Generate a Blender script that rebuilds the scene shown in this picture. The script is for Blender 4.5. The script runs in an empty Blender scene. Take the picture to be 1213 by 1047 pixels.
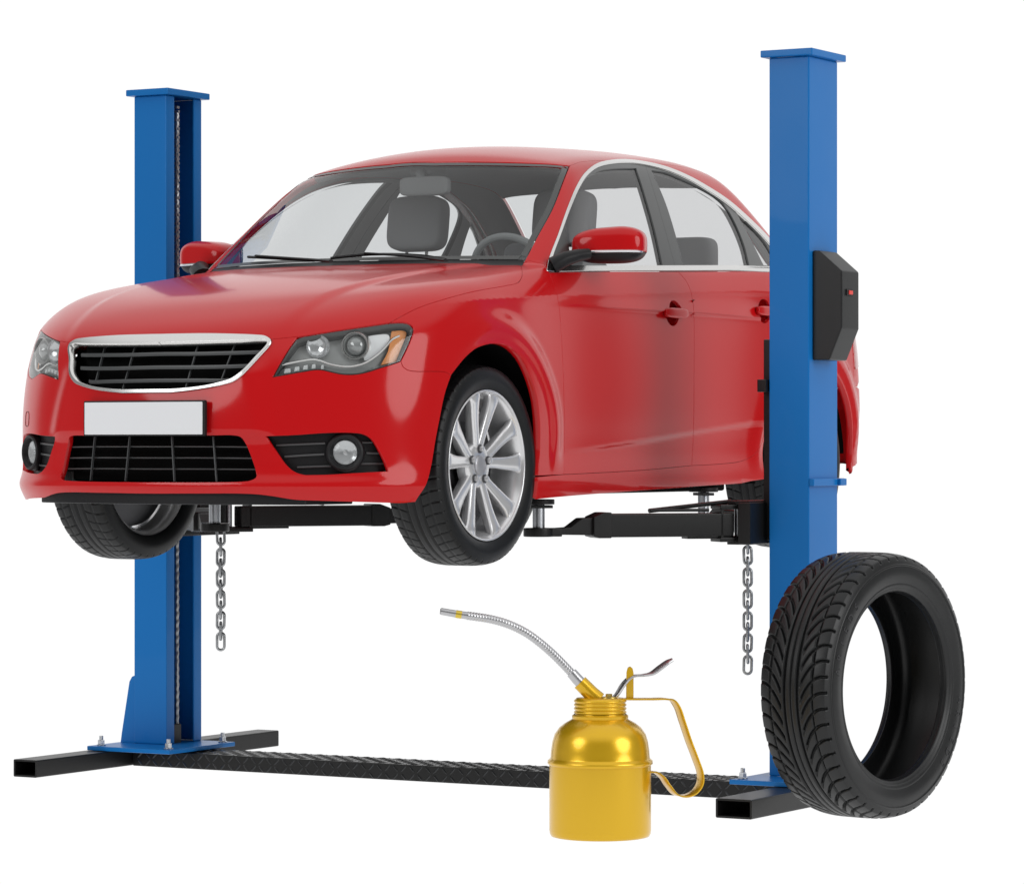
import bpy, bmesh, math, random
import numpy as np
from mathutils import Vector, Matrix
from mathutils.geometry import delaunay_2d_cdt
random.seed(3); rng=np.random.default_rng(5)
SC=bpy.context.scene
COL=SC.collection
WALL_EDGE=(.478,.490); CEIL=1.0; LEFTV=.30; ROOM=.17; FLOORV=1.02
LAMPS=[('key_softbox',(14,-2,5.5),(0,0,1.3),9,8,780),('fill_softbox',(-4,-12,6),(0,0,1.2),7,6,420)]
# ------------------------------------------------------------ camera
FPX=4200.; HZ=530.; CX=606.5; YAW=math.radians(30)
CAM=np.array([7.621,-12.84,1.40])
RT=np.array([math.cos(YAW),math.sin(YAW),0]); DP=np.array([-math.sin(YAW),math.cos(YAW),0])
cd=bpy.data.cameras.new('camera'); cam=bpy.data.objects.new('camera',cd); COL.objects.link(cam)
cam.location=CAM; cam.rotation_euler=(math.pi/2,0,YAW)
cd.sensor_fit='HORIZONTAL'; cd.sensor_width=36; cd.lens=36*FPX/1213
cd.shift_y=(HZ-523.5)/1213; cd.clip_start=.1; cd.clip_end=500
SC.camera=cam
# ------------------------------------------------------------ studio light
W_=bpy.data.worlds.new('World'); SC.world=W_; W_.use_nodes=True
nt=W_.node_tree; nt.nodes.clear()
def wn(t,**k):
    n=nt.nodes.new(t)
    for a,b in k.items(): setattr(n,a,b)
    return n
def wmath(op,a,b=None,c=None,clamp=False):
    n=wn('ShaderNodeMath',operation=op); n.use_clamp=clamp
    for i,v in enumerate((a,b,c)):
        if v is None: continue
        if isinstance(v,(int,float)): n.inputs[i].default_value=v
        else: nt.links.new(v,n.inputs[i])
    return n.outputs[0]
def wramp(x,a,b):
    n=wn('ShaderNodeMapRange',interpolation_type='SMOOTHERSTEP'); nt.links.new(x,n.inputs['Value'])
    n.inputs['From Min'].default_value=a; n.inputs['From Max'].default_value=b
    n.inputs['To Min'].default_value=0; n.inputs['To Max'].default_value=1
    return n.outputs['Result']
tc=wn('ShaderNodeTexCoord'); sep=wn('ShaderNodeSeparateXYZ'); nt.links.new(tc.outputs['Generated'],sep.inputs[0])
X,Y,Z=sep.outputs
az=wmath('ARCTAN2',X,Y)                       # 0 = +Y, positive towards +X
# invented surroundings, shaped for paint reflections: white wall behind, grey room, pale ceiling
wall=wmath('MULTIPLY',wramp(az,-1.55,-1.25),wmath('SUBTRACT',1.0,wramp(az,*WALL_EDGE)))
wall=wmath('MULTIPLY',wall,wmath('SUBTRACT',1.0,wramp(Z,.45,.75)))
wall=wmath('MULTIPLY',wall,wramp(Z,-.24,-.13))
ceil=wmath('MULTIPLY',wramp(Z,.35,.8),CEIL)
left=wmath('MULTIPLY',wmath('MULTIPLY',wmath('SUBTRACT',1.0,wramp(az,-2.0,-1.5)),wramp(az,-3.0,-2.4)),LEFTV)
rest=wmath('MAXIMUM',wmath('MAXIMUM',ceil,left),ROOM)
val=wmath('ADD',wmath('MULTIPLY',wall,1.03),wmath('MULTIPLY',wmath('SUBTRACT',1.0,wall),rest))
bg=wn('ShaderNodeBackground'); nt.links.new(val,bg.inputs['Strength']); bg.inputs['Color'].default_value=(1,1,1,1)
wo=wn('ShaderNodeOutputWorld'); nt.links.new(bg.outputs[0],wo.inputs[0])
def area(name,loc,target,sx,sy,power,col=(1,1,1)):
    l=bpy.data.lights.new(name,'AREA'); l.shape='ELLIPSE'; l.size=sx; l.size_y=sy; l.energy=power; l.color=col
    o=bpy.data.objects.new(name,l); o.location=loc
    o.rotation_euler=(Vector(target)-Vector(loc)).to_track_quat('-Z','Y').to_euler(); COL.objects.link(o); return o
for a in LAMPS: area(*a)
SC.view_settings.view_transform='Standard'; SC.view_settings.look='None'; SC.view_settings.exposure=0; SC.view_settings.gamma=1
SC.view_settings.use_curve_mapping=False
SC.render.engine='CYCLES'
SC.cycles.transparent_max_bounces=16; SC.cycles.max_bounces=8
# ------------------------------------------------------------ helpers
def mat(name,col,rough=.5,metal=0,coat=0,spec=.5,bump=0,bscale=60,emit=0,mottle=0,mscale=8,coat_rough=.03):
    m=bpy.data.materials.new(name); m.use_nodes=True; t=m.node_tree; b=t.nodes['Principled BSDF']
    b.inputs['Base Color'].default_value=(*col,1); b.inputs['Roughness'].default_value=rough
    b.inputs['Metallic'].default_value=metal; b.inputs['Coat Weight'].default_value=coat
    b.inputs['Coat Roughness'].default_value=coat_rough
    b.inputs['Specular IOR Level'].default_value=spec
    if emit:
        b.inputs['Emission Color'].default_value=(*col,1); b.inputs['Emission Strength'].default_value=emit
    tcn=t.nodes.new('ShaderNodeTexCoord')
    if mottle:
        n=t.nodes.new('ShaderNodeTexNoise'); n.inputs['Scale'].default_value=mscale; n.inputs['Detail'].default_value=4
        t.links.new(tcn.outputs['Object'],n.inputs['Vector'])
        mr=t.nodes.new('ShaderNodeMapRange'); t.links.new(n.outputs['Fac'],mr.inputs['Value'])
        mr.inputs['From Min'].default_value=.25; mr.inputs['From Max'].default_value=.75
        mr.inputs['To Min'].default_value=max(rough-mottle,.02); mr.inputs['To Max'].default_value=rough+mottle
        t.links.new(mr.outputs['Result'],b.inputs['Roughness'])
    if bump:
        n=t.nodes.new('ShaderNodeTexNoise'); n.inputs['Scale'].default_value=bscale; n.inputs['Detail'].default_value=3
        t.links.new(tcn.outputs['Object'],n.inputs['Vector'])
        bp=t.nodes.new('ShaderNodeBump'); bp.inputs['Strength'].default_value=bump; bp.inputs['Distance'].default_value=.002
        t.links.new(n.outputs['Fac'],bp.inputs['Height']); t.links.new(bp.outputs['Normal'],b.inputs['Normal'])
    return m
def glass_mat(name,tint,rough=.02,ior=1.45):
    m=bpy.data.materials.new(name); m.use_nodes=True; t=m.node_tree; t.nodes.clear()
    tr=t.nodes.new('ShaderNodeBsdfTransparent'); tr.inputs[0].default_value=(*tint,1)
    gl=t.nodes.new('ShaderNodeBsdfGlossy'); gl.inputs['Roughness'].default_value=rough
    fr=t.nodes.new('ShaderNodeFresnel'); ge=t.nodes.new('ShaderNodeNewGeometry'); mi=t.nodes.new('ShaderNodeMapRange'); t.links.new(ge.outputs['Backfacing'],mi.inputs['Value']); mi.inputs['To Min'].default_value=ior; mi.inputs['To Max'].default_value=1/ior; t.links.new(mi.outputs['Result'],fr.inputs[0])
    mx=t.nodes.new('ShaderNodeMixShader'); o=t.nodes.new('ShaderNodeOutputMaterial')
    t.links.new(fr.outputs[0],mx.inputs[0]); t.links.new(tr.outputs[0],mx.inputs[1]); t.links.new(gl.outputs[0],mx.inputs[2]); t.links.new(mx.outputs[0],o.inputs[0])
    return m
def mesh_obj(name,V,Fc,m,parent=None,normals=None,smooth=True,angle=35,flat=False):
    me=bpy.data.meshes.new(name); me.from_pydata([tuple(map(float,v)) for v in V],[],[tuple(map(int,f)) for f in Fc]); me.update()
    o=bpy.data.objects.new(name,me); COL.objects.link(o); me.materials.append(m)
    if parent is not None: o.parent=parent
    if angle==35 and not flat and normals is None:
        wnm=o.modifiers.new('w','WEIGHTED_NORMAL'); wnm.keep_sharp=True
    if smooth and not flat:
        me.polygons.foreach_set('use_smooth',[True]*len(me.polygons))
        if normals is not None: me.normals_split_custom_set_from_vertices([tuple(map(float,n)) for n in normals])
        elif angle<180: me.set_sharp_from_angle(angle=math.radians(angle))
    return o
class MB:
    def __init__(s): s.V=[]; s.F=[]
    def add(s,V,F,M=None):
        b=len(s.V)
        for v in V:
            v=Vector(v)
            if M is not None: v=M@v
            s.V.append(tuple(v))
        s.F+=[tuple(i+b for i in f) for f in F]; return s
    def box(s,c,d,bev=.003,M=None):
        bm=bmesh.new(); bmesh.ops.create_cube(bm,size=1)
        for v in bm.verts: v.co=Vector((v.co.x*d[0],v.co.y*d[1],v.co.z*d[2]))+Vector(c)
        if bev: bmesh.ops.bevel(bm,geom=bm.edges[:],offset=bev,segments=2,profile=.5,affect='EDGES')
        return s._bm(bm,M)
    def _bm(s,bm,M=None):
        bm.verts.index_update(); s.add([v.co.copy() for v in bm.verts],[[v.index for v in f.verts] for f in bm.faces],M); bm.free(); return s
    def prism(s,poly,t0,t1,axis='y',bev=.002,M=None):
        """polygon in the two other axes, extruded along axis"""
        def mk(a,b,t): return {'x':(t,a,b),'y':(a,t,b),'z':(a,b,t)}[axis]
        bm=bmesh.new(); A=[bm.verts.new(mk(a,b,t0)) for a,b in poly]; B=[bm.verts.new(mk(a,b,t1)) for a,b in poly]
        n=len(poly); bm.faces.new(A); bm.faces.new(B[::-1])
        for i in range(n): bm.faces.new((A[i],A[(i+1)%n],B[(i+1)%n],B[i]))
        bmesh.ops.recalc_face_normals(bm,faces=bm.faces[:])
        if bev: bmesh.ops.bevel(bm,geom=[e for e in bm.edges if e.calc_face_angle(0)>.3],offset=bev,segments=2,profile=.5,affect='EDGES')
        return s._bm(bm,M)
    def lathe(s,prof,n=48,M=None,closed=False):
        """prof (r,z) about z"""
        V=[];k=len(prof)
        for i in range(n):
            a=2*math.pi*i/n
            for r,z in prof: V.append((r*math.cos(a),r*math.sin(a),z))
        F=[]
        for i in range(n):
            j=(i+1)%n
            for q in range(k if closed else k-1):
                p=(q+1)%k; F.append((i*k+q,j*k+q,j*k+p,i*k+p))
        return s.add(V,F,M)
    def tube(s,path,r,n=12,caps=True,M=None,closed=False,ell=None):
        P=np.array(path,float); m=len(P); rr=np.full(m,r) if np.isscalar(r) else np.array(r)
        T=np.gradient(P,axis=0)
        if closed: T=np.roll(P,-1,0)-np.roll(P,1,0)
        T/=np.linalg.norm(T,axis=1,keepdims=True)
        up=np.array([0,0,1.]); 
        if abs(T[0]@up)>.9: up=np.array([1.,0,0])
        u=np.cross(T[0],up); u/=np.linalg.norm(u); V=[]
        for i in range(m):
            u=u-T[i]*(u@T[i]); u/=np.linalg.norm(u); w=np.cross(T[i],u)
            for k in range(n):
                a=2*math.pi*k/n; V.append(P[i]+rr[i]*(math.cos(a)*u+math.sin(a)*w*(ell or 1)))
        F=[]
        for i in range(m if closed else m-1):
            j=(i+1)%m
            for k in range(n): F.append((i*n+k,i*n+(k+1)%n,j*n+(k+1)%n,j*n+k))
        if caps and not closed: F+= [tuple(range(n))[::-1],tuple(range((m-1)*n,m*n))]
        return s.add(V,F,M)
    def build(s,name,m,parent=None,angle=35,flat=False):
        return mesh_obj(name,s.V,s.F,m,parent,angle=angle,flat=flat)
def Cyl(r,h,c=(0,0,0),ax='z',n=32,bev=None):
    b=bev if bev is not None else min(r,h)*.12
    M=Matrix.Translation(c)@{'z':Matrix(),'x':Matrix.Rotation(math.pi/2,4,'Y'),'y':Matrix.Rotation(-math.pi/2,4,'X')}[ax]
    return [(0.0001,0),(r-b,0),(r-b*.3,b*.3),(r,b),(r,h-b),(r-b*.3,h-b*.3),(r-b,h),(0.0001,h)],n,M
def addcyl(mb,r,h,c=(0,0,0),ax='z',n=32,bev=None,M=None):
    p,n,m=Cyl(r,h,c,ax,n,bev); mb.lathe(p,n,(M@m) if M is not None else m); return mb
def thing(name,label,cat,loc=(0,0,0),rz=0,group=None):
    o=bpy.data.objects.new(name,None); COL.objects.link(o); o.location=loc; o.rotation_euler=(0,0,rz); o.empty_display_size=.1
    o['label']=label; o['category']=cat
    if group: o['group']=group
    return o
def empty(name,parent):
    o=bpy.data.objects.new(name,None); COL.objects.link(o); o.parent=parent; return o
def mirror_obj(o,parent,name=None):
    me=o.data; n=len(me.vertices); co=np.empty(n*3); me.vertices.foreach_get('co',co); co=co.reshape(-1,3)*[-1,1,1]
    Fc=[tuple(p.vertices)[::-1] for p in me.polygons]
    nm=o.get('_n'); 
    r=mesh_obj(name or o.name.split('.')[0],co,Fc,me.materials[0],parent,normals=None)
    if id(me) in NORM:
        N=NORM[id(me)]*[-1,1,1]; r.data.normals_split_custom_set_from_vertices([tuple(v) for v in N]); 
    return r
NORM={}
def catmull(P,k=8,closed=False):
    P=np.array(P,float); n=len(P); out=[]
    if n==2 and not closed: return np.array([P[0]+(P[1]-P[0])*t for t in np.linspace(0,1,max(k*2,3))])
    if closed: E=np.vstack([P[-1],P,P[0],P[1]])
    else: E=np.vstack([2*P[0]-P[1],P,2*P[-1]-P[-2]])
    for i in range(1,len(E)-2):
        a,b,c,d=E[i-1:i+3]
        ta=0;tb=ta+max(np.linalg.norm(b-a),1e-9)**.5;tcc=tb+max(np.linalg.norm(c-b),1e-9)**.5;td=tcc+max(np.linalg.norm(d-c),1e-9)**.5
        for t in np.linspace(tb,tcc,k,endpoint=False):
            A1=(tb-t)/(tb-ta)*a+(t-ta)/(tb-ta)*b;A2=(tcc-t)/(tcc-tb)*b+(t-tb)/(tcc-tb)*c;A3=(td-t)/(td-tcc)*c+(t-tcc)/(td-tcc)*d
            B1=(tcc-t)/(tcc-ta)*A1+(t-ta)/(tcc-ta)*A2;B2=(td-t)/(td-tb)*A2+(t-tb)/(td-tb)*A3
            out.append((tcc-t)/(tcc-tb)*B1+(t-tb)/(tcc-tb)*B2)
    if not closed: out.append(P[-1])
    return np.array(out)
# ------------------------------------------------------------ car body surface
def nspl(xs,ys):
    xs=np.array(xs,float);ys=np.array(ys,float);n=len(xs);h=np.diff(xs)
    A=np.zeros((n,n));b=np.zeros(n);A[0,0]=A[-1,-1]=1
    for i in range(1,n-1):
        A[i,i-1]=h[i-1];A[i,i]=2*(h[i-1]+h[i]);A[i,i+1]=h[i];b[i]=6*((ys[i+1]-ys[i])/h[i]-(ys[i]-ys[i-1])/h[i-1])
    M=np.linalg.solve(A,b)
    s0=(ys[1]-ys[0])/h[0]-h[0]*(M[1])/6; s1=(ys[-1]-ys[-2])/h[-1]+h[-1]*M[-2]/6
    def f(x):
        x=np.asarray(x,float);i=np.clip(np.searchsorted(xs,x)-1,0,n-2)
        t=x-xs[i];u=xs[i+1]-x;hh=h[i]
        r=(M[i]*u**3+M[i+1]*t**3)/(6*hh)+(ys[i]/hh-M[i]*hh/6)*u+(ys[i+1]/hh-M[i+1]*hh/6)*t
        r=np.where(x<xs[0],ys[0]+s0*(x-xs[0]),r);r=np.where(x>xs[-1],ys[-1]+s1*(x-xs[-1]),r)
        return r
    return f
def smax(a,b,k):
    h=np.maximum(k-np.abs(a-b),0)/k
    return np.maximum(a,b)+h*h*h*k/6
def sst(x,a,b):
    t=np.clip((x-a)/(b-a),0,1);return t*t*t*(t*(6*t-15)+10)
fy0=nspl([.15,.25,.285,.31,.34,.40,.49,.60,.73,.83,.90,.97],[-.88,-.925,-.950,-.957,-.944,-.936,-.938,-.932,-.907,-.875,-.835,-.76])
fwp=nspl([-.8,-.5,-.2,.15,.5,1.0,1.8,2.3,2.8,3.2,3.5],[.90,.925,.930,.922,.907,.903,.902,.908,.926,.918,.88])
# side section: offset vs z
fws=nspl([.10,.24,.32,.42,.55,.75,.95,1.02],[-.06,-.020,-.005,-.012,-.004,.0,-.008,-.014])
Thood=nspl([-1.0,-.88,-.7,-.4,0,.35,.6,1.0],[.80,.865,.945,1.035,1.11,1.155,1.18,1.19])
Troof=nspl([.9,1.1,1.4,1.75,2.1,2.5,2.85,3.15,3.4],[1.63,1.675,1.712,1.732,1.742,1.715,1.63,1.49,1.32])
belt=nspl([.3,.5,1.0,1.6,2.4,3.4],[1.115,1.128,1.160,1.185,1.222,1.225])
crease=nspl([-.6,-.2,.3,.6,1.0,1.6,2.4,3.4],[.93,.985,1.02,1.035,1.055,1.085,1.12,1.12])
lcrease=nspl([.2,.7,1.6,2.35,3],[.43,.445,.51,.565,.60])
def W(y,z):
    w=fwp(y)+fws(np.minimum(z,1.02))-.014*0
    zc=crease(y)
    # above crease lean in
    d=z-zc
    w=w-np.where(d>0,.36*d+.8*d*d,0)
    # just below crease a soft scoop
    on=sst(y,.15,.6)
    w=w-on*.007*np.exp(-((d+.03)/.028)**2)*(d<0)*0 -on*.006*sst(-d,-.006,.034)*(1-sst(-d,.08,.42))
    # lower door crease
    e=lcrease(y)-z
    on2=sst(y,.30,1.45)*(1-sst(y,2.6,3))
    w=w-on2*.012*sst(e,-.005,.030)*(1-sst(e,.03,.36))
    # arch flares
    for yc in (0.,2.785):
        r=np.hypot(y-yc,(z-.40))
        fd_=sst(z,.30,.52)*(sst(y,-.42,-.05) if yc==0 else 1.)
        w=w+fd_*(.020*(1-sst(r,.487,.592))-.010*(1-sst(r,.435,.497)))
    return w
def Fr(x,z):
    y=fy0(z)+.245*x**2+.327*x**4
    nose=(1-sst(x,.40+.25*np.clip(.60-z,-.1,.12),.52+.25*np.clip(.60-z,-.1,.12)))*sst(z,.45,.52)*(1-sst(z,.70,.80))
    return y-.018*nose
def Flow(x,y,z):
    x=np.abs(x)
    side=x-W(y,z)
    gx=.49*x+1.308*x**3
    front=(Fr(x,z)-y)/np.sqrt(1+gx*gx)
    f=smax(side,front,.16)
    kk=.05+.14*(1-sst(y,.0,.75))
    tt=Thood(y)-.035*(x/.9)**2+.012-.03*(x/.9)**6*0
    bl=.010*(1-sst(x,.44+.16*(y+.8)/1.3,.52+.16*(y+.8)/1.3))*(1-sst(y,.3,.6))
    tt=tt+bl-.004
    tt=np.where(y>.5,tt*(1-sst(y,.5,.9))+sst(y,.5,.9)*(belt(y)+.004),tt)
    top=(z-tt)/1.03
    f=smax(f,top,kk)
    rear=(y-(3.60-.14*x**2-.15*x**4-.10*np.abs(z-.62)-.25*np.clip(z-.85,0,1)**2*4))
    f=smax(f,rear,.12)
    zb=np.interp(y,[-.9,-.35,.35,2.0,3.4],[.235,.238,.238,.285,.33])
    f=smax(f,zb-z,.02)
    return f
def Fgr(x,y,z):
    x=np.abs(x)
    dz=z-1.14
    side=(x-(.861-.36*dz-.28*dz*dz-.03*(1-sst(y,.3,1.0))-.07*np.clip(y-2.0,0,2)**2))*.92
    ws=(.27+1.40*(z-1.17)+.465*x**2-y)/1.75
    tr=Troof(y)-.075*(x/.6)**2
    roof=(z-tr)/1.03
    rg=(y-(3.32-1.3*dz-.3*x**2))/1.8
    f=smax(ws,roof,.05)
    f=smax(f,side,.09)
    f=smax(f,rg,.08)
    return np.maximum(f,1.0-z)
def F(p):
    x,y,z=p[...,0],p[...,1],p[...,2]
    a=Flow(x,y,z);b=Fgr(x,y,z)
    return -smax(-a,-b,.02)
def grad(p,F=F,e=1.5e-3):
    g=np.zeros_like(p)
    for i in range(3):
        d=np.zeros(3);d[i]=e
        g[...,i]=F(p+d)-F(p-d)
    return g/np.linalg.norm(g,axis=-1,keepdims=True)
def trace(o,d,F=F,t0=0.,t1=20.,n=400,iters=24):
    """first hit; o,d (N,3)"""
    o=np.broadcast_to(o,d.shape)
    N=len(d);t=np.full(N,t0);hit=np.zeros(N,bool);lo=np.full(N,t0);hi=np.full(N,np.nan)
    prev=F(o+d*t0);ts=np.linspace(t0,t1,n)
    for i in range(1,n):
        cur=F(o+d*ts[i]);m=(~hit)&(cur<0)&(prev>=0)
        lo[m]=ts[i-1];hi[m]=ts[i];hit|=m;prev=cur
        if hit.all():break
    for _ in range(iters):
        mid=(lo+hi)/2;v=F(o+d*mid[:,None]);lo=np.where(v>0,mid,lo);hi=np.where(v>0,hi,mid)
    return o+d*hi[:,None],hit
OC=np.array([0,-1.36,.955]); CC=CAM-OC
def px(L,Fn=None,warn=True):
    L=np.array(L,float).reshape(-1,2)
    d=DP+RT*((L[:,0:1]-CX)/FPX)+np.array([0,0,1])*((HZ-L[:,1:2])/FPX)
    P,hit=trace(CC,d,Fn or F,t0=10,t1=19,n=200)
    if warn and not hit.all(): print('MISS',L[~hit][:6])
    return P[hit]
def un(u,v,ax,val):
    ray=DP+RT*(u-CX)/FPX+np.array([0,0,(HZ-v)/FPX]); c=CC
    t=(val-c[ax])/ray[ax]; return c+t*ray
def pc(L,k=6,Fn=None): return px(catmull(L,k),Fn)
def S(L,k=6,x=1.3,Fn=None):
    """side points (y,z) -> surface"""
    L=catmull(L,k) if len(L)>1 else np.array(L,float)
    o=np.c_[np.full(len(L),x),L]; P,h=trace(o,np.tile([-1.,0,0],(len(L),1)),Fn or F,t0=0,t1=1.3,n=150)
    return P[h]
def Tp(L,k=6,z=2.,Fn=None):
    L=catmull(L,k) if len(L)>1 else np.array(L,float)
    o=np.c_[L,np.full(len(L),z)]; P,h=trace(o,np.tile([0,0,-1.],(len(L),1)),Fn or F,t0=0,t1=1.6,n=200); return P[h]
def Fp(L,k=6,y=-1.3,Fn=None):
    """front points (x,z)"""
    L=catmull(L,k) if len(L)>1 else np.array(L,float)
    o=np.c_[L[:,0],np.full(len(L),y),L[:,1]]; P,h=trace(o,np.tile([0,1.,0],(len(L),1)),Fn or F,t0=0,t1=1.6,n=200); return P[h]
def Bp(L,k=6,Fn=None):
    L=catmull(L,k) if len(L)>1 else np.array(L,float)
    o=np.c_[L[:,0],np.full(len(L),4.2),L[:,1]]; P,h=trace(o,np.tile([0,-1.,0],(len(L),1)),Fn or F,t0=0,t1=1.6,n=200); return P[h]
def resample(P,ds,closed=True):
    P=np.array(P); 
    if closed: P=np.vstack([P,P[:1]])
    d=np.linalg.norm(np.diff(P,axis=0),axis=1); keep=np.r_[True,d>1e-6]; P=P[keep]; d=np.linalg.norm(np.diff(P,axis=0),axis=1)
    s=np.r_[0,np.cumsum(d)]
    # keep corners: mark sharp vertices
    brk=[0]
    for i in range(1,len(P)-1):
        a=P[i]-P[i-1];b=P[i+1]-P[i]; c=(a@b)/(np.linalg.norm(a)*np.linalg.norm(b))
        if c<.86: brk.append(i)
    brk.append(len(P)-1); out=[]
    for a,b in zip(brk[:-1],brk[1:]):
        L=s[b]-s[a]; n=max(int(round(L/ds)),1)
        t=s[a]+np.arange(n)*L/n
        out.append(np.c_[[np.interp(t,s,P[:,i]) for i in range(3)]].T)
    out=np.vstack(out)
    if not closed: out=np.vstack([out,P[-1]])
    return out
def snap(P,Fn=None,it=5):
    Fn=Fn or F; P=np.array(P,float); z=np.abs(P[:,0])<2e-3
    for _ in range(it):
        g=np.zeros_like(P)
        for i in range(3):
            d=np.zeros(3);d[i]=1e-3; g[:,i]=(Fn(P+d)-Fn(P-d))/2e-3
        st=g*(Fn(P)/np.maximum((g*g).sum(1),.2))[:,None]; n=np.linalg.norm(st,axis=1,keepdims=True)
        P=P-st*np.minimum(1,.004/np.maximum(n,1e-9))
    P[z,0]=0
    return P
def inset(loop,d,weld=False,ds=.012):
    l=snap(resample(loop,ds)); g=grad(l); t=np.roll(l,-1,0)-np.roll(l,1,0); t/=np.linalg.norm(t,axis=1,keepdims=True)+1e-12
    lat=np.cross(t,g); c=l.mean(0)
    lat/=np.linalg.norm(lat,axis=1,keepdims=True)
    if np.sum((l-c)*lat)<0: lat=-lat
    o=l-lat*d
    if weld:
        cz=np.abs(l[:,0])<2e-3; inn=cz&np.roll(cz,1)&np.roll(cz,-1); o[cz,0]=0; o=o[~inn]
    return snap(o)
def inpoly(pt,loops):
    x,y=pt[:,0],pt[:,1]; ins=np.zeros(len(pt),bool)
    for L in loops:
        a=L; b=np.roll(L,-1,0)
        for (x0,y0),(x1,y1) in zip(a,b):
            if y0==y1: continue
            m=((y0>y)!=(y1>y))&(x<(x1-x0)*(y-y0)/(y1-y0)+x0); ins^=m
    return ins
def panel(name,loops,E,m,parent,offset=0.,gap=.0018,flange=.018,spacing=.016,mode='copy',Fn=None,thick=None,ds=.009,label=None,rim=.0012):
    """trimmed piece of the body surface with turned-in edges. mode: copy -> second mirrored object, weld -> both halves in one mesh"""
    Fn=Fn or F; E=np.array(E,float); weld=mode=='weld'
    L3=[snap(resample(l,ds),Fn) for l in loops]
    cen=L3[0].mean(0); w=cen-E; w/=np.linalg.norm(w); u=np.cross(w,[0,0,1]); 
    if np.linalg.norm(u)<.1: u=np.array([1.,0,0])
    u/=np.linalg.norm(u); v=np.cross(u,w)
    def to2(P): r=P-E; d=r@w; return np.c_[(r@u)/d,(r@v)/d],d
    dist=np.linalg.norm(cen-E)
    out=[];lats=[];cent=[]
    for i,l in enumerate(L3):
        c=np.abs(l[:,0])<2e-3 if weld else np.zeros(len(l),bool)
        if weld: l[c,0]=0
        q,_=to2(l); ar=.5*np.sum(q[:,0]*np.roll(q[:,1],-1)-np.roll(q[:,0],-1)*q[:,1])
        g=grad(l,Fn); t=np.roll(l,-1,0)-np.roll(l,1,0); t/=np.linalg.norm(t,axis=1,keepdims=True)+1e-12
        lat=np.cross(t,g); lat/=np.linalg.norm(lat,axis=1,keepdims=True)+1e-9
        # outward check in 2D
        q2,_=to2(l+lat*.003); tt=np.roll(q,-1,0)-np.roll(q,1,0); nn=np.c_[tt[:,1],-tt[:,0]]*(1 if ar>0 else -1)
        s=np.sign(np.sum(np.sum((q2-q)*nn,axis=1)))
        if i>0: s=-s
        lat=lat*s; 
        l2=l-lat*gap; l2[c]=l[c]
        if weld:
            e=c&~(np.roll(c,1)&np.roll(c,-1)); 
            l2[e]=l[e]-lat[e]*gap; l2[e,0]=0
        out.append(l2); lats.append(lat); cent.append(c)
    loops2=[to2(l)[0] for l in out]
    allp=np.vstack(loops2); lo=allp.min(0); hi=allp.max(0); h=spacing/dist
    gx=np.arange(lo[0],hi[0],h); gy=np.arange(lo[1],hi[1],h*.866)
    GX,GY=np.meshgrid(gx,gy); GX=GX+(np.arange(len(gy))%2)[:,None]*h*.5
    G=np.c_[GX.ravel(),GY.ravel()]; G=G[inpoly(G,loops2)]
    # drop those close to boundary
    keep=np.ones(len(G),bool)
    for k in range(0,len(allp),200):
        b=allp[k:k+200]; keep&=(((G[:,None,:]-b[None])**2).sum(2).min(1)>(h*.42)**2)
    G=G[keep]
    verts=[Vector(p) for p in allp]; edges=[];b=0
    for l in loops2: n=len(l); edges+=[(b+i,b+(i+1)%n) for i in range(n)]; b+=n
    verts+=[Vector(p) for p in G]
    ov,oe,of,orv,_,_=delaunay_2d_cdt(verts,edges,[],0,1e-7)
    ov=np.array([tuple(p) for p in ov]); of=np.array([tuple(f) for f in of if len(f)==3])
    cc=ov[of].mean(1); of=of[inpoly(cc,loops2)]
    dirs=w+ov[:,0:1]*u+ov[:,1:2]*v
    _,dep=to2(np.vstack(out))
    P,hit=trace(E,dirs,Fn,t0=max(dep.min()-.35,0),t1=dep.max()+.35,n=140)
    known={};flat=np.vstack(out)
    for i,oo in enumerate(orv):
        for k in oo:
            if k<len(allp): P[i]=flat[k]; hit[i]=True; break
    if not hit.all():
        print(name,'nohit',(~hit).sum()); bad=np.where(~hit)[0]; of=of[~np.isin(of,bad).any(1)]; P[~hit]=E
    N=grad(P,Fn)
    a,b_,c_=P[of[:,0]],P[of[:,1]],P[of[:,2]]; fn=np.cross(b_-a,c_-a); flip=(fn*N[of[:,0]]).sum(1)<0; of[flip]=of[flip][:,::-1]
    V=P+N*offset
    if weld: 
        z=np.abs(V[:,0])<1e-4; N[z,0]=0; V[z,0]=0
    VV=[V];NN=[N];FF=[of]; base=len(V)
    if flange:
        for l,lat,c in zip(out,lats,cent):
            g=grad(l,Fn); p0=l+g*offset; n=len(l); r=rim
            lt=lat
            p1=p0+lt*r*.7-g*r*.7; p2=p0+lt*r-g*flange
            if weld:
                for p in (p0,p1,p2): p[c,0]=0
            VV+=[p0,p1,p2]; nm=lt+g; nm/=np.linalg.norm(nm,axis=1,keepdims=True); NN+=[g,nm,lt]
            for i in range(n):
                j=(i+1)%n
                if c[i] and c[j]: continue
                for q in (0,1):
                    A=base+q*n+i;B=base+q*n+j;C_=base+(q+1)*n+j;D_=base+(q+1)*n+i
                    f=[A,B,C_,D_]
                    e1=l[j]-l[i]; nf=np.cross(e1,-g[i]); 
                    if nf@lt[i]<0: f=f[::-1]
                    FF.append(np.array([[f[0],f[1],f[2]],[f[0],f[2],f[3]]]))
            base+=3*n
    V=np.vstack(VV);N=np.vstack(NN);Fc=np.vstack(FF)
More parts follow.
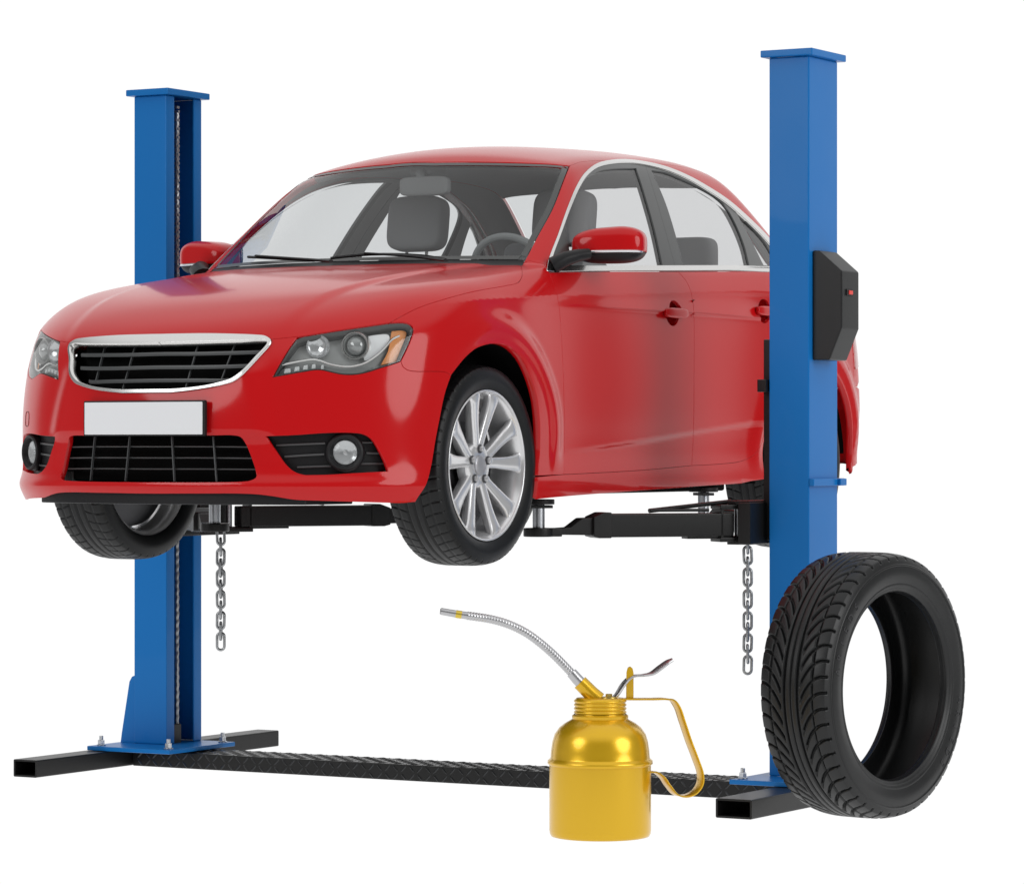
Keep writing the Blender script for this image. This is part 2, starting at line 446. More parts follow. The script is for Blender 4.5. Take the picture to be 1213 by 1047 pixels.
    def mk(V,N,Fc):
        me=bpy.data.meshes.new(name); me.from_pydata(V.tolist(),[],Fc.tolist()); me.update()
        me.polygons.foreach_set('use_smooth',[True]*len(me.polygons)); me.normals_split_custom_set_from_vertices(N.tolist())
        o=bpy.data.objects.new(name,me); COL.objects.link(o); me.materials.append(m); o.parent=parent; NORM[id(me)]=N
        if label: o['label']=label
        return o
    fl=np.array([-1,1,1.])
    if weld:
        n=len(V); return [mk(np.vstack([V,V*fl]),np.vstack([N,N*fl]),np.vstack([Fc,Fc[:,::-1]+n]))]
    r=[mk(V,N,Fc)]
    if mode=='copy': r.append(mk(V*fl,N*fl,Fc[:,::-1].copy()))
    return r
# ------------------------------------------------------------ materials
M={}
M['red']=mat('red_paint',(.50,.004,.006),rough=.35,coat=.58,spec=.05,coat_rough=.10)
M['black']=mat('black_plastic',(.008,.008,.009),rough=.45,spec=.25,bump=.15,bscale=400)
M['gloss']=mat('gloss_black_trim',(.05,.053,.052),rough=.3,spec=.5)
M['well']=mat('wheel_well_black',(.004,.004,.004),rough=.9,spec=.1)
M['chrome']=mat('chrome_trim',(.66,.655,.645),rough=.24,metal=1)
M['satin']=mat('satin_slat',(.055,.058,.06),rough=.4)
M['glass']=glass_mat('tinted_glass',(.80,.805,.81))
M['wsglass']=glass_mat('windscreen_glass',(.80,.82,.825))
M['clear']=glass_mat('clear_lens',(.93,.94,.94),rough=.03)
M['trim']=mat('grey_interior_trim',(.25,.255,.255),rough=.75,spec=.2)
M['seat']=mat('grey_seat_fabric',(.33,.33,.335),rough=.9,spec=.15,bump=.2,bscale=300)
M['dash']=mat('dashboard_grey',(.32,.33,.33),rough=.7,spec=.2)
M['plate']=mat('blank_plate_white',(.74,.75,.77),rough=.4)
M['rubber']=mat('tyre_rubber',(.0055,.006,.0065),rough=.42,spec=.28,mottle=.05,mscale=14)
M['silver']=mat('silver_alloy',(.72,.72,.73),rough=.22,metal=.6)
M['darkmetal']=mat('brake_metal',(.12,.12,.125),rough=.4,metal=1)
M['hous']=mat('headlight_housing',(.36,.37,.365),rough=.35,metal=.15)
M['reflector']=mat('lamp_reflector',(.85,.86,.87),rough=.12,metal=1,bump=.5,bscale=45)
M['bright']=mat('bright_reflector',(.72,.73,.74),rough=.22,metal=0,coat=1,bump=.8,bscale=50)
M['fogref']=mat('faceted_reflector',(.62,.63,.64),rough=.18,metal=.55,bump=1.0,bscale=38)
M['amber']=mat('amber_reflector',(.75,.27,.06),rough=.35,coat=.6)
M['led']=mat('white_lamp_block',(.66,.68,.68),rough=.25,coat=.5)
M['taillens']=mat('tail_lens_red',(.35,.01,.01),rough=.15,coat=1)
car=thing('car','glossy red four-door sedan raised on the blue two-post lift','car',tuple(OC))
# ------------------------------------------------------------ outline curves
def zc(v,y=-.93): 
    return float(un(186,v,1,y)[2])
ctr=lambda v: Fp([[0,zc(v)]])[:1]
hood_c=Fp([[0,zc(396,-.89)]])[:1]
print('hood_c',hood_c)
c_hoodfront=pc([(215,395.6),(246,395.3),(281,395.9),(305,396.9),(315,398.6),(321,402.2)])
c_hoodhl=pc([(321,402.2),(335,400.6),(352,398.8),(399,391.2),(440,385.2),(462,382)])
c_hoodfender=pc([(462,382),(495,365),(520,356.5),(560,345.7),(600,338.4),(613.5,335),(617.8,329.4),(618.6,321.4),(617,314.8)])
xs=np.linspace(.765,0,17); c_hoodrear=Tp(np.c_[xs,.232+.445*xs**2],k=2)
c_hoodrear=c_hoodrear[c_hoodrear[:,0]<.742]; c_hoodrear[-1,0]=0
def cline(y0,y1,n=60): 
    P=Tp(np.c_[np.zeros(n),np.linspace(y0,y1,n)],k=1); P[:,0]=0; return P
hood_loop=np.vstack([hood_c,c_hoodfront,c_hoodhl[1:],c_hoodfender[1:],c_hoodrear,cline(c_hoodrear[-1,1],hood_c[0,1]+.004)[1:-1]])
c_hl=pc([(462,382),(478,381.7),(486,384.2),(490.3,390),(488,399.7),(483,412),(475,428.3)])
c_hlb=pc([(475,428.3),(461,433),(448,437),(432,442),(419,444),(405.5,443.7),(392,441),(381,438.5),(372,438.5),(362.7,440),(345,443),(322.5,447)])
c_hli=pc([(322.5,447),(330,433),(342,413),(352,398.8)])
c_bseam=pc([(475,428.3),(477,434),(482,438),(492,440),(510,440),(528,441),(534.5,444.5)])
c_archf=pc([(534.5,444.5),(545,431),(554,421),(566,412),(586,407),(602,410),(617,423),(628,444),(636,470),(639.5,500),(639.6,529),(637.5,563.5)])
c_doorA=pc([(668,562),(668.5,520),(667.5,450),(665,400),(660.5,352),(650.5,323)])
c_Aseam=pc([(645,313),(636,311),(626,308.6)])
fender_loop=np.vstack([c_hl,c_bseam[1:],c_archf[1:],pc([(637.5,563.5),(652,562.8),(668,562)])[1:],c_doorA[1:],px([(647.5,320)]),c_Aseam,px([(620,312)]),c_hoodfender[::-1]])
panel('front_fender',[fender_loop],(9,-2.6,3.6),M['red'],car,flange=.03,spacing=.0095)
hood=panel('hood',[hood_loop],(.6,-7,7),M['red'],car,mode='weld')[0]
c_grO=pc([(321.5,403.6),(319.5,409.4),(310.8,419.2),(297,434.2),(285.4,445.8),(276.2,452),(264.6,455.6),(246.2,459.6),(223,463),(203,465.3)])
c_archb=pc([(534.5,444.5),(527,467),(521,496),(516,522),(511,552),(505,574),(496,588),(492,594.5)])
c_bbot=pc([(492,594.5),(477,596),(454,595.6),(420,594.6),(387,593.5),(350,592.2),(338,590.5),(323,588),(305,585.8),(280,584.8),(240,584.8),(205,584.8)])
c_lgT=pc([(205,516),(250,516),(277,516),(285,518),(291,526),(298,543),(303,559),(303.4,565),(296,569),(285,570.2),(240,571),(205,571)])
def cz(v0,v1,n=12):
    z0,z1=zc(v0),zc(v1); P=Fp(np.c_[np.zeros(n),np.linspace(z0,z1,n)],k=1); P[:,0]=0; return P
bumper_loop=np.vstack([c_grO,cz(465.5,516),c_lgT,cz(571,584.8),c_bbot[::-1],c_archb[::-1],c_bseam[::-1][1:],c_hlb[1:],c_hli[1:],c_hoodhl[c_hoodhl[:,0]<c_hli[-1,0]-.003][::-1]])
fog_pts=[(314.4,517),(350.7,515.4),(387,513),(419.6,513),(432,515),(441,521),(448.6,532.6),(456,547),(460,558),(423,560),(387,562),(361.6,562.5),(350.7,559.4),(338,550),(327,535)]
c_fog=np.vstack([pc(fog_pts[:9]),pc(fog_pts[8:12])[1:],pc(fog_pts[11:]+[fog_pts[0]])[1:-1]])
bump=panel('front_bumper',[bumper_loop,c_fog],(3.2,-6.5,.9),M['red'],car,mode='weld',flange=.022,gap=.0015,spacing=.012)[0]
# door and body side curves
c_beltF=pc([(650.5,323),(700,322),(760,321.7),(803,321.8)])
c_doorB=pc([(803,321.8),(808,327),(814,335),(819.4,349.5),(822,372),(822.3,400),(822.2,440),(821.5,509),(819.5,551.3)])
c_dbotF=pc([(819.5,551.3),(780,555.3),(745,558),(700,560.4),(668,562)])
fd_loop=np.vstack([c_beltF,c_doorB[1:],c_dbotF[1:],c_doorA[1:-1]])
c_beltR=pc([(803,321.8),(860,321.6),(922,321.6)])
c_dR=np.vstack([S([[2.74,1.205],[2.66,1.08],[2.56,.93],[2.44,.78],[2.36,.66]]),pc([(905,508),(903,523),(894,538),(879,546),(854,549.4),(836,550.6),(819.5,551.3)])])
rd_loop=np.vstack([c_beltR,c_dR[1:],c_doorB[::-1][1:-1]])
SIDE=(13,1.6,2.6)
hp=np.array(px([(797.5,371)])[0]); hp2=S([[2.36,1.035]],k=1)[0]
def ell_loop(c,ry,rz,n=28):
    a=np.linspace(0,2*math.pi,n,endpoint=False); return S(np.c_[c[1]+ry*np.cos(a),c[2]+rz*np.sin(a)],k=1)
E1=ell_loop(hp,.058,.052); E2=ell_loop(hp2,.058,.052)
doors=[]
fd=panel('front_door',[fd_loop,E1],SIDE,M['red'],car,spacing=.0095); rd=panel('rear_door',[rd_loop,E2],SIDE,M['red'],car,spacing=.0105)
WO=[(647.6,320.8),(650.6,306),(661,278.5),(672.5,246),(684.2,218.5),(693.2,204.8),(707,194.3),(725.4,190),(744,189.5),(767,192.5),(790,198.2),(815.4,208.5),(838.5,221.3),(861.6,236.3),(884.7,256),(909,280),(925,300),(934,314)]
WOb=[(934,314),(930,320.3),(860,320.2),(803,320.4),(760,320.5),(700,320.9),(660,321.6),(647.6,320.8)]
WI=[(653,315.2),(654.2,306),(664,278.5),(675.5,247),(687,220.8),(696,207.6),(709,197.8),(726.5,193.6),(744,193),(766,196),(788.5,201.8),(813.5,212),(836,224.8),(859,240),(882,259.8),(904,281.5),(918,299),(925,311)]
WIb=[(925,311),(922,314.6),(860,314.6),(803,314.8),(760,315),(700,315.2),(653,315.2)]
c_WO=pc(WO); 
c_botR=np.vstack([pc([(633.8,594),(700,590.5),(735,588.2),(800,582.6),(860,577)]),S([[2.13,.290],[2.22,.30]])])
ta=np.radians(np.linspace(190,-12,40)); c_archr=S(np.c_[2.785+.447*np.cos(ta),.385+.447*np.sin(ta)],k=1)
RY=3.24
side_loop=np.vstack([pc([(637.6,565),(636.5,580),(633.8,594)]),c_botR[1:],c_archr,S([[3.215,.30],[RY,.345]]),S([[RY,.36],[RY,.6],[RY,.9],[RY,1.1]]),Tp([[.80,RY+.0],[.70,3.20],[.645,3.12]]),Tp([[.60,3.0],[.575,2.8],[.56,2.62]]),Tp([[.56,2.6],[.575,2.2],[.585,1.8],[.59,1.45],[.60,1.24]]),
   pc([(674.8,196.8),(665,222),(654,249),(637.5,279),(625,303),(620,312)]),c_Aseam[::-1],c_WO,c_dR,c_dbotF[1:]])
side=panel('body_side',[side_loop],(11,1.6,4.2),M['red'],car,flange=.03)
roof_seam=np.vstack([px([(674.8,196.8)]),Tp([[.60,1.24],[.59,1.45],[.585,1.8],[.575,2.2],[.56,2.6]])])
wtop=pc([(674.8,196.8),(654,194.6),(592,192.4),(540,192),(515,192.4)]); wtc=Tp([[0,.897]],k=1)[:1]; wtc[:,0]=0
print('wtop end',wtop[-1],wtc)
rr=Tp([[.56,2.6],[.3,2.655],[.0,2.67]]); rr[-1,0]=0
roof_loop=np.vstack([wtc,wtop[::-1],roof_seam,rr[1:],cline(2.665,.905)])
roof=panel('roof',[roof_loop],(2.2,-1.5,9),M['red'],car,mode='weld')[0]
cowl=Tp(np.c_[xs,.283+.465*xs**2],k=2); cowl=cowl[cowl[:,0]<.742]; cowl[-1,0]=0
ws_loop=np.vstack([cowl[::-1],pc([(620,311),(625,303),(637.5,279),(654,249),(665,222),(674.8,196.8)]),wtop[1:],wtc,cline(.885,cowl[-1,1]+.006,30)])
WS_E=(.8,-6,4)
wsi=inset(ws_loop,.030,weld=True)
ci=wsi[wsi[:,0]<2e-3]
# frit ring: half ring polygon
def half_ring(outer,inner):
    o=snap(resample(outer,.012)); oz=np.abs(o[:,0])<2e-3
    return o,oz
panel('windscreen',[ws_loop],WS_E,M['wsglass'],car,offset=-.004,mode='weld',flange=0,gap=.004,spacing=.03)
oo=ws_loop[ws_loop[:,0]>1e-3]; ii=wsi[wsi[:,0]>1e-3]
i0=int(np.argmin(ii[:,0]+(ii[:,2]>1.4)*9)); ii=np.roll(ii,-i0,0)
bo=cowl[::-1][:1].copy(); 
ib=ii[:1].copy(); ib[:,0]=0; it=ii[-1:].copy(); it[:,0]=0
frit=np.vstack([bo,oo,wtc,it,ii[::-1],ib])
panel('windscreen_border',[frit],WS_E,M['gloss'],car,offset=-.0025,mode='weld',flange=0,gap=.0035,spacing=.02)
cowl_loop=np.vstack([c_hoodrear[::-1],px([(617,314.8)]),cowl[:-1],cowl[-1:]])
panel('cowl_panel',[cowl_loop],(.6,-7,7),M['black'],car,offset=-.005,mode='weld',flange=0,gap=-.004)
# rear
base=Tp([[.645,3.12],[.4,3.19],[0,3.22]]); base[-1,0]=0
rw_loop=np.vstack([rr[::-1],Tp([[.56,2.62],[.575,2.8],[.60,3.0],[.645,3.12]]),base[1:],cline(3.215,2.675)])
panel('rear_window',[rw_loop],(1,8,5),M['glass'],car,offset=-.004,mode='weld',flange=0,gap=.004,spacing=.03)
def bcl(z0,z1,n=30): P=Bp(np.c_[np.zeros(n),np.linspace(z0,z1,n)],k=1); P[:,0]=0; return P
midz=.72
bm_=Bp([[.80,midz],[.5,midz],[.2,midz],[0,midz]]); bm_=bm_[bm_[:,1]>RY+.01]; bm_[-1,0]=0
tl=np.vstack([base[::-1],Tp([[.645,3.12],[.70,3.20],[.80,RY]])[1:],S([[RY,1.1],[RY,.9],[RY,midz]]),bm_,bcl(midz+.005,1.05),cline(3.40,3.23)])
panel('trunk_lid',[tl],(2.5,9,4),M['red'],car,mode='weld')
rb=np.vstack([bm_[::-1],S([[RY,midz],[RY,.5],[RY,.36]]),Bp([[.78,.37],[.4,.35],[0,.34]]),bcl(.345,midz-.005)]); rb[np.abs(rb[:,0])<2e-3,0]=0
panel('rear_bumper',[rb],(2.5,9,1.4),M['red'],car,mode='weld')
tlp=np.vstack([S([[RY+.02,1.0],[RY+.02,.80]]),Bp([[.76,.80],[.45,.82]]),Bp([[.45,.98],[.74,1.0]])])
panel('tail_light',[tlp],(3,8,1.5),M['taillens'],car,offset=.004,flange=.02)
# ------------------------------------------------------------ window chrome, frames, glass on both front and rear doors
panel('window_trim',[np.vstack([c_WO,pc(WOb)[1:-1]]),np.vstack([pc(WI),pc(WIb)[1:-1]])],SIDE,M['chrome'],car,offset=.003,gap=.0004,flange=.01,spacing=.01)
sT=(765,196.2);sB=(800,314.8); seam=pc([sT,(776,230),(789,275),sB])
iF=9
WIf=pc(WI[:iF]+[sT]); WIr=pc([sT]+WI[iF:])
G1=np.vstack([pc([(678,314.2),(674,290),(669.5,265)]),pc([(669.5,265),(674,252),(687,224),(695.4,211.5),(709,202.6),(727.7,199.6),(754,199)])[1:],pc([(754,199),(762,223),(776,271.6),(785.4,314.2)])[1:],pc([(785.4,314.2),(730,314.4),(678,314.2)])[1:-1]])
G2=np.vstack([pc([(771.6,201.4),(787.7,204),(810.8,213.2),(831.6,223),(847.8,232.5),(859,243),(870.8,263),(882,290),(888,314)]),pc([(888,314),(850,314.2),(809.7,314.2)])[1:],pc([(809.7,314.2),(801.6,281),(787.7,237),(771.6,201.4)])[1:-1]])
G3=np.vstack([pc([(871.5,249.5),(890,268),(907,288),(919,308)]),pc([(919,308),(917,314),(905,314)])[1:],pc([(905,314),(889,282),(871.5,249.5)])[1:-1]])
botF=pc([sB,(760,315),(700,315.2),(653,315.2)]); botR=pc([(925,311),(922,314.6),(860,314.6),sB])
ffl=np.vstack([WIf,seam[1:],botF[1:-1]]); rfl=np.vstack([WIr,botR[1:],seam[::-1][1:-1]])
fd_f=panel('window_frame',[ffl,G1],SIDE,M['gloss'],None,offset=-.002,gap=.0009,flange=.012,spacing=.012)
rd_f=panel('window_frame',[rfl,G2,G3],SIDE,M['gloss'],None,offset=-.002,gap=.0009,flange=.012,spacing=.012)
g1=panel('window_glass',[G1],SIDE,M['glass'],None,offset=-.008,gap=-.004,flange=0,spacing=.03)
g2=panel('window_glass',[G2],SIDE,M['glass'],None,offset=-.008,gap=-.004,flange=0,spacing=.03)
g3=panel('quarter_glass',[G3],SIDE,M['glass'],None,offset=-.008,gap=-.004,flange=0,spacing=.03)
for k in (0,1):
    fd_f[k].parent=fd[k]; g1[k].parent=fd[k]; rd_f[k].parent=rd[k]; g2[k].parent=rd[k]; g3[k].parent=rd[k]
# inner trims: grey skins inside the shell so the cabin reads as upholstered
def off_panel(name,loops,E,off,parent,mode='copy',sp=.03): return panel(name,loops,E,M['trim'],parent,offset=off,gap=.004,flange=.0,spacing=sp,mode=mode,ds=.02)
off_panel('headliner',[roof_loop],(2.2,-1.5,9),-.03,car,'weld')
up=np.vstack([Tp([[.60,3.0],[.575,2.8],[.56,2.6],[.575,2.2],[.585,1.8],[.59,1.45],[.60,1.24]]),pc([(674.8,196.8),(665,222),(654,249),(637.5,279),(625,303),(622,310)]),px([(646,318)]),c_WO,S([[2.9,1.26],[3.0,1.27]])])
off_panel('pillar_trim',[up],(11,1.6,4.2),-.022,car)
for k,(o,lp) in enumerate(((fd,fd_loop),(rd,rd_loop))):
    r=off_panel('door_card',[lp],SIDE,-.06,None)
    for j in (0,1): r[j].parent=o[j]
for o,G in ((fd,[ffl,G1]),(rd,[rfl,G2,G3])):
    r=off_panel('inner_frame',G,SIDE,-.03,None,sp=.02)
    for j in (0,1): r[j].parent=o[j]
# ------------------------------------------------------------ handles
def superq(c,s,e1=.5,e2=.5,nu=40,nv=24,fn=None):
    V=[];F_=[]
    sg=lambda v,p: math.copysign(abs(v)**p,v)
    for j in range(nv+1):
        ph=-math.pi/2+math.pi*j/nv
        for i in range(nu):
            th=2*math.pi*i/nu
            p=[sg(math.cos(ph),e1)*sg(math.cos(th),e2),sg(math.cos(ph),e1)*sg(math.sin(th),e2),sg(math.sin(ph),e1)]
            if fn: p=fn(*p)
            V.append([c[k]+s[k]*p[k] for k in range(3)])
    for j in range(nv):
        for i in range(nu): F_.append((j*nu+i,j*nu+(i+1)%nu,(j+1)*nu+(i+1)%nu,(j+1)*nu+i))
    return V,F_
for dd,h_ in ((fd,hp),(rd,hp2)):
    V,F_=superq((h_[0]-.003,h_[1],h_[2]),(.034,.062,.056),1,1,fn=lambda a,b,c:(-abs(a),b,c))
    o=mesh_obj('handle_recess',V,F_,M['red'],dd[0],angle=180); mirror_obj(o,dd[1])
    V,F_=superq((h_[0]+.014,h_[1],h_[2]),(.013,.098,.021),.55,.45)
    o=mesh_obj('door_handle',V,F_,M['red'],dd[0],angle=180); mirror_obj(o,dd[1])
# ------------------------------------------------------------ front grille
c_grOc=np.vstack([Fp([[0,zc(397.2,-.89)]])[:1],pc([(205,397.3),(246,396.8),(280.8,397.4),(303.9,398.3),(314.3,399.4),(320,402.6),(321.4,404.8),(319.5,409.4),(310.8,419.2),(297,434.2),(285.4,445.8),(276.2,452),(264.6,455.6),(246.2,459.6),(223,463),(203,465.2)]),cz(465.4,465.6,2)[:1]])
c_grI=np.vstack([Fp([[0,zc(406.9,-.89)]])[:1],pc([(205,406.8),(246.2,405.6),(280.8,404.7),(301.6,403.8),(310.8,403.6),(315.4,404.2),(317.2,406),(316.6,408.9),(303.9,422.7),(292.3,435.4),(283,443.5),(273.9,449.3),(262.3,453),(246.2,456.8),(223,459.9),(203,461.4)]),cz(461.5,461.6,2)[:1]])
panel('grille_surround',[np.vstack([c_grOc,c_grI[::-1]])],(2.,-7,.9),M['chrome'],car,offset=.010,gap=.0004,flange=.03,mode='weld',spacing=.008,ds=.006)
FO=lambda d:(lambda p:F(p)+d)
def bar(pts,w,m,name,parent,d=.03,depth=.03,k=5,sym=True,ext=None):
    """slat following the body surface, inset by d"""
    P=px(catmull(pts,k),FO(d)); P=P[P[:,0]>0] if sym else P
    if sym: P0=P[:1].copy(); P0[:,0]=0; P=np.vstack([P0,P]) if ext is None else P
    if sym and ext is None: P=np.vstack([(P*[-1,1,1])[::-1],P[1:]])
    V=[];Fc=[]
    sec=[(-.0,-w/2),(-.0015,0),(0,w/2),(depth,w/2*.7),(depth,-w/2*.7)]
    for p in P:
        g=grad(p[None])[0]; g[2]=0; g/=np.linalg.norm(g)
        for a,b in sec: V.append(p-g*a+np.array([0,0,b]))
    n=len(sec)
    for i in range(len(P)-1):
        for q in range(n): Fc.append((i*n+q,i*n+(q+1)%n,(i+1)*n+(q+1)%n,(i+1)*n+q))
    Fc+=[tuple(range(n)),tuple(range((len(P)-1)*n,len(P)*n))[::-1]]
    return mesh_obj(name,V,Fc,m,parent,angle=30)
gr=empty('upper_grille',car)
for v,uR,dy in ((419.3,308,-2.0),(435.2,294,-1.8),(450.8,270,-1.2)):
    bar([(190,v),(235,v-.2),(270,v+dy*.5),(uR,v+dy)],.0135,M['satin'],'grille_slat',gr)
def strut(p0,p1,d,w,name,parent,m):
    P=px([p0,p1],FO(d)); P=P[0]+(P[1]-P[0])*np.linspace(0,1,5)[:,None]; mb=MB()
    V=[];Fc=[]
    for p in P:
        g=grad(p[None])[0]; g[2]=0; g/=np.linalg.norm(g); t=np.array([-g[1],g[0],0])
        for a,b in ((0,-w/2),(0,w/2),(.010,w/2),(.010,-w/2)): V.append(p-g*a+t*b)
    for i in range(len(P)-1):
        for q in range(4): Fc.append((i*4+q,i*4+(q+1)%4,(i+1)*4+(q+1)%4,(i+1)*4+q))
    o=mesh_obj(name,V,Fc,m,parent,flat=True); mirror_obj(o,parent); return o
strut((234.5,407),(219,461),.032,.004,'grille_strut',gr,M['satin']); strut((279,405),(261,452),.032,.004,'grille_strut',gr,M['satin'])
lg=empty('lower_grille',car)
for v,uR in ((529,293),(542.3,298),(555.6,302)):
    bar([(190,v),(240,v),(280,v+.3),(uR,v+.5)],.0045,M['satin'],'grille_slat',lg,d=.02)
strut((203,517),(206,570),.021,.004,'grille_strut',lg,M['satin']); strut((252,517),(256,570),.021,.004,'grille_strut',lg,M['satin'])
# dark mesh backing (box behind the openings)
bk=MB(); bk.box((0,-.45,.56),(.92,.62,.50),.01); bk.box((0,-.79,.42),(.86,.06,.20),.01); bk.box((0,-.76,.74),(.80,.04,.2),.01); bk.build('radiator',M['well'],car)
# number plate
pb=MB(); pb.box((0,-.957,.551),(.542,.02,.130),.005); po=pb.build('plate_frame',M['black'],car)
pb=MB(); pb.box((0,-.9685,.551),(.526,.005,.118),.002); pb.build('number_plate',M['plate'],po)
# fog lamps
fg=empty('fog_lamp_bezel',car); 
fi=inset(c_fog,-.004,ds=.01)
fogb=panel('bezel_insert',[fi],(3.2,-6.5,.9),M['black'],fg,offset=-.042,gap=0,flange=0)
for o in fogb: o.parent=car; o.name='fog_lamp_bezel'
bpy.data.objects.remove(fg)
for P in ([(327,527.5),(355,526.2),(385,525)],[(337,541),(360,539.3),(384,538)],[(352,553.5),(375,552.6),(392,552)],[(427,524),(441,524)],[(434,536.5),(449,536.8)],[(427,549.5),(456,549)]):
    o=bar(P,.007,M['satin'],'bezel_slat',fogb[0],d=.034,depth=.006,sym=False); mirror_obj(o,fogb[1])
fc=px([(408,536)])[0]; gn=grad(fc[None])[0]; ax=Vector((gn[0]*.8,gn[1]-.25,0)).normalized()
Mf=Matrix.Translation(Vector(fc)-ax*.026)@ax.to_track_quat('Z','Y').to_matrix().to_4x4()
mb=MB().lathe([(.070,-.02),(.070,.008),(.067,.017),(.061,.021),(.054,.018),(.046,.004),(.043,-.01)],48,Mf); o=mb.build('fog_lamp',M['black'],car); fo2=mirror_obj(o,car)
mb=MB().lathe([(.0445,-.002),(.041,.006),(.032,.011),(.018,.014),(.0001,.015)],40,Mf); g_=mb.build('lens',M['clear'],o); mirror_obj(g_,fo2)
mb=MB().lathe([(.0435,.001),(.034,-.002),(.02,-.006),(.0001,-.008)],40,Mf); g_=mb.build('reflector',M['fogref'],o,angle=180); mirror_obj(g_,fo2)
mb=MB(); addcyl(mb,.007,.016,(0,0,-.012),M=Mf); g_=mb.build('bulb_cap',M['silver'],o); mirror_obj(g_,fo2)
# ------------------------------------------------------------ headlights
hl_loop=np.vstack([c_hoodhl[c_hoodhl[:,0]>c_hli[-1,0]],c_hl[1:],c_hlb[1:],c_hli[1:-1]])
HE=(4.5,-6,1.2)
hl=panel('headlight',[hl_loop],HE,M['hous'],car,offset=-.056,gap=-.004,flange=0)
def hpart(name,lp,m,off,fl=.004,gap=0,sp=.01,lab=None):
    r=panel(name,lp,HE,m,None,offset=off,gap=gap,flange=fl,spacing=sp,ds=.006,label=lab)
    r[0].parent=hl[0]; r[1].parent=hl[1]
hpart('lens',[hl_loop],M['clear'],-.003,fl=0,gap=.0035)
# dark rim round the lens
hli=inset(hl_loop,.008,ds=.008)
hpart('seal',[hl_loop,hli],M['gloss'],-.006,fl=.05,gap=.003)
def hoff(L,d,k=5): return px(catmull(L,k),FO(d))
def lprof(name,c,r,prof,m,d,dir_=None,n=40):
    p=px([c],FO(d))[0]; g=grad(p[None])[0]; a=Vector((g[0]*.55,g[1]-.35,0)).normalized() if dir_ is None else Vector(dir_).normalized()
    Mx=Matrix.Translation(p)@a.to_track_quat('Z','Y').to_matrix().to_4x4()
    o=MB().lathe([(q*r,z) for q,z in prof],n,Mx).build(name,m,hl[0],angle=60); mirror_obj(o,hl[1]); return o
# projector lamp
lprof('projector_ring',(421,409.8),.052,[(1.0,-.03),(1.0,.004),(.96,.010),(.88,.010),(.84,.004),(.82,-.02)],M['chrome'],.030)
lprof('projector_shroud',(421,409.6),.046,[(1.0,-.03),(1.0,.0),(.93,.006),(.86,-.008),(.80,-.03)],M['hous'],.028)
lprof('projector_lens',(421,409.6),.040,[(1.0,-.03),(.93,-.010),(.72,.006),(.4,.015),(.0001,.018)],mat('projector_glass',(.28,.29,.29),rough=.08,metal=.2,coat=1),.030)
lprof('reflector_bowl',(377,410.5),.042,[(1.02,-.004),(1.03,.006),(1.0,.010),(.95,.003),(.8,-.004),(.4,-.011),(.0001,-.013)],M['fogref'],.036)
# bright surround right of the projector
def lq(L): L=np.array(L); return px(np.vstack([L[i]+(L[(i+1)%4]-L[i])*t for i in range(4) for t in (0,.33,.66)]))
def lpoly(pts,k=5,closed=True): return px(catmull(pts,k,closed=closed))
hpart('side_reflector',[lpoly([(433,396),(452,391),(463,392),(464,400),(456,412),(444,422),(434,424),(436,410)])],mat('satin_reflector',(.78,.79,.80),rough=.3,metal=.2),-.034)
hpart('turn_reflector',[np.vstack([pc([(467,386.5),(480,386),(485.5,389),(484,399)]),pc([(484,399),(473.5,426)])[1:],pc([(473.5,426),(455,430)])[1:],pc([(455,430),(464,412),(467,386.5)])[1:-1]])],M['amber'],-.035,lab='amber turn signal corner of the headlight')
# chrome ribbon between main chamber and daytime row
Pq=hoff([(331,433),(347,429.5),(366,426.2),(373,426),(380,427.5),(390,431),(399,433),(409,434.2),(420,433.5),(432,430),(445,422),(456,412),(465,402),(473,398)],.022,6)
o=MB().tube(Pq,.0042,8).build('chrome_ribbon',M['chrome'],hl[0]); mirror_obj(o,hl[1])
# grey floor below ribbon
hpart('lamp_tray',[np.vstack([pc([(326,444.5),(333,434.5),(366,428),(379,429.5),(399,434.8),(415,435.5),(432,432)]),pc([(432,432),(446,433)])[1:],pc([(446,433),(430,439),(418,441.5),(400,440),(382,435.8),(364,437.5),(326,444.5)])[1:-1]])],mat('lamp_tray_grey',(.30,.31,.31),rough=.3,metal=.4),-.034)
for c,w in (((339.5,437.3),8),((351,435),6),((361.5,433.2),5.5),((371.5,432),4.5),((382,433),3)):
    hpart('led_block',[lq([(c[0]-w*.42,c[1]-2.0),(c[0]+w*.34,c[1]-2.8),(c[0]+w*.34,c[1]+1.9),(c[0]-w*.55,c[1]+2.8)])],M['led'],-.024,fl=.012)
# ------------------------------------------------------------ under tray, wells, floor
fy=np.linspace(0,.86,24)
zt=.262
Q=Fp(np.c_[fy,np.full(24,zt)],k=1); Q=Q+ -grad(Q)*.010; Q=Q[Q[:,0]<.62]
poly=[(x,y) for x,y in Q[:,:2]]; poly=[(-x,y) for x,y in poly[1:][::-1]]+poly+[(.62,-.52),(-.62,-.52)]
MB().prism(poly,.238,.30,'z',bev=.004).build('splitter',M['black'],car)
ub=MB(); ub.box((0,1.3,.42),(1.04,3.7,.20),.01); ub.box((0,1.27,.31),(1.62,1.75,.10),.01); ub.box((0,.05,.70),(1.0,.9,.4),.01); ub.box((0,2.75,.72),(1.04,.9,.45),.01); ub.build('underbody',M['well'],car)
for yc,xo in ((0,.885),(2.785,.862)):
    for s in (1,-1):
        a=np.linspace(math.radians(4),math.radians(184 if yc==0 else 192),40); pr=[(yc+.462*math.cos(t),.385+.462*math.sin(t)) for t in a]
        V=[];
        for y,z in pr: V+= [(s*.50,y,z),(s*xo,y,z)]
        MB().add(V,[(2*i,2*i+2,2*i+3,2*i+1) for i in range(len(pr)-1)]).build('wheel_arch_liner',M['well'],car)
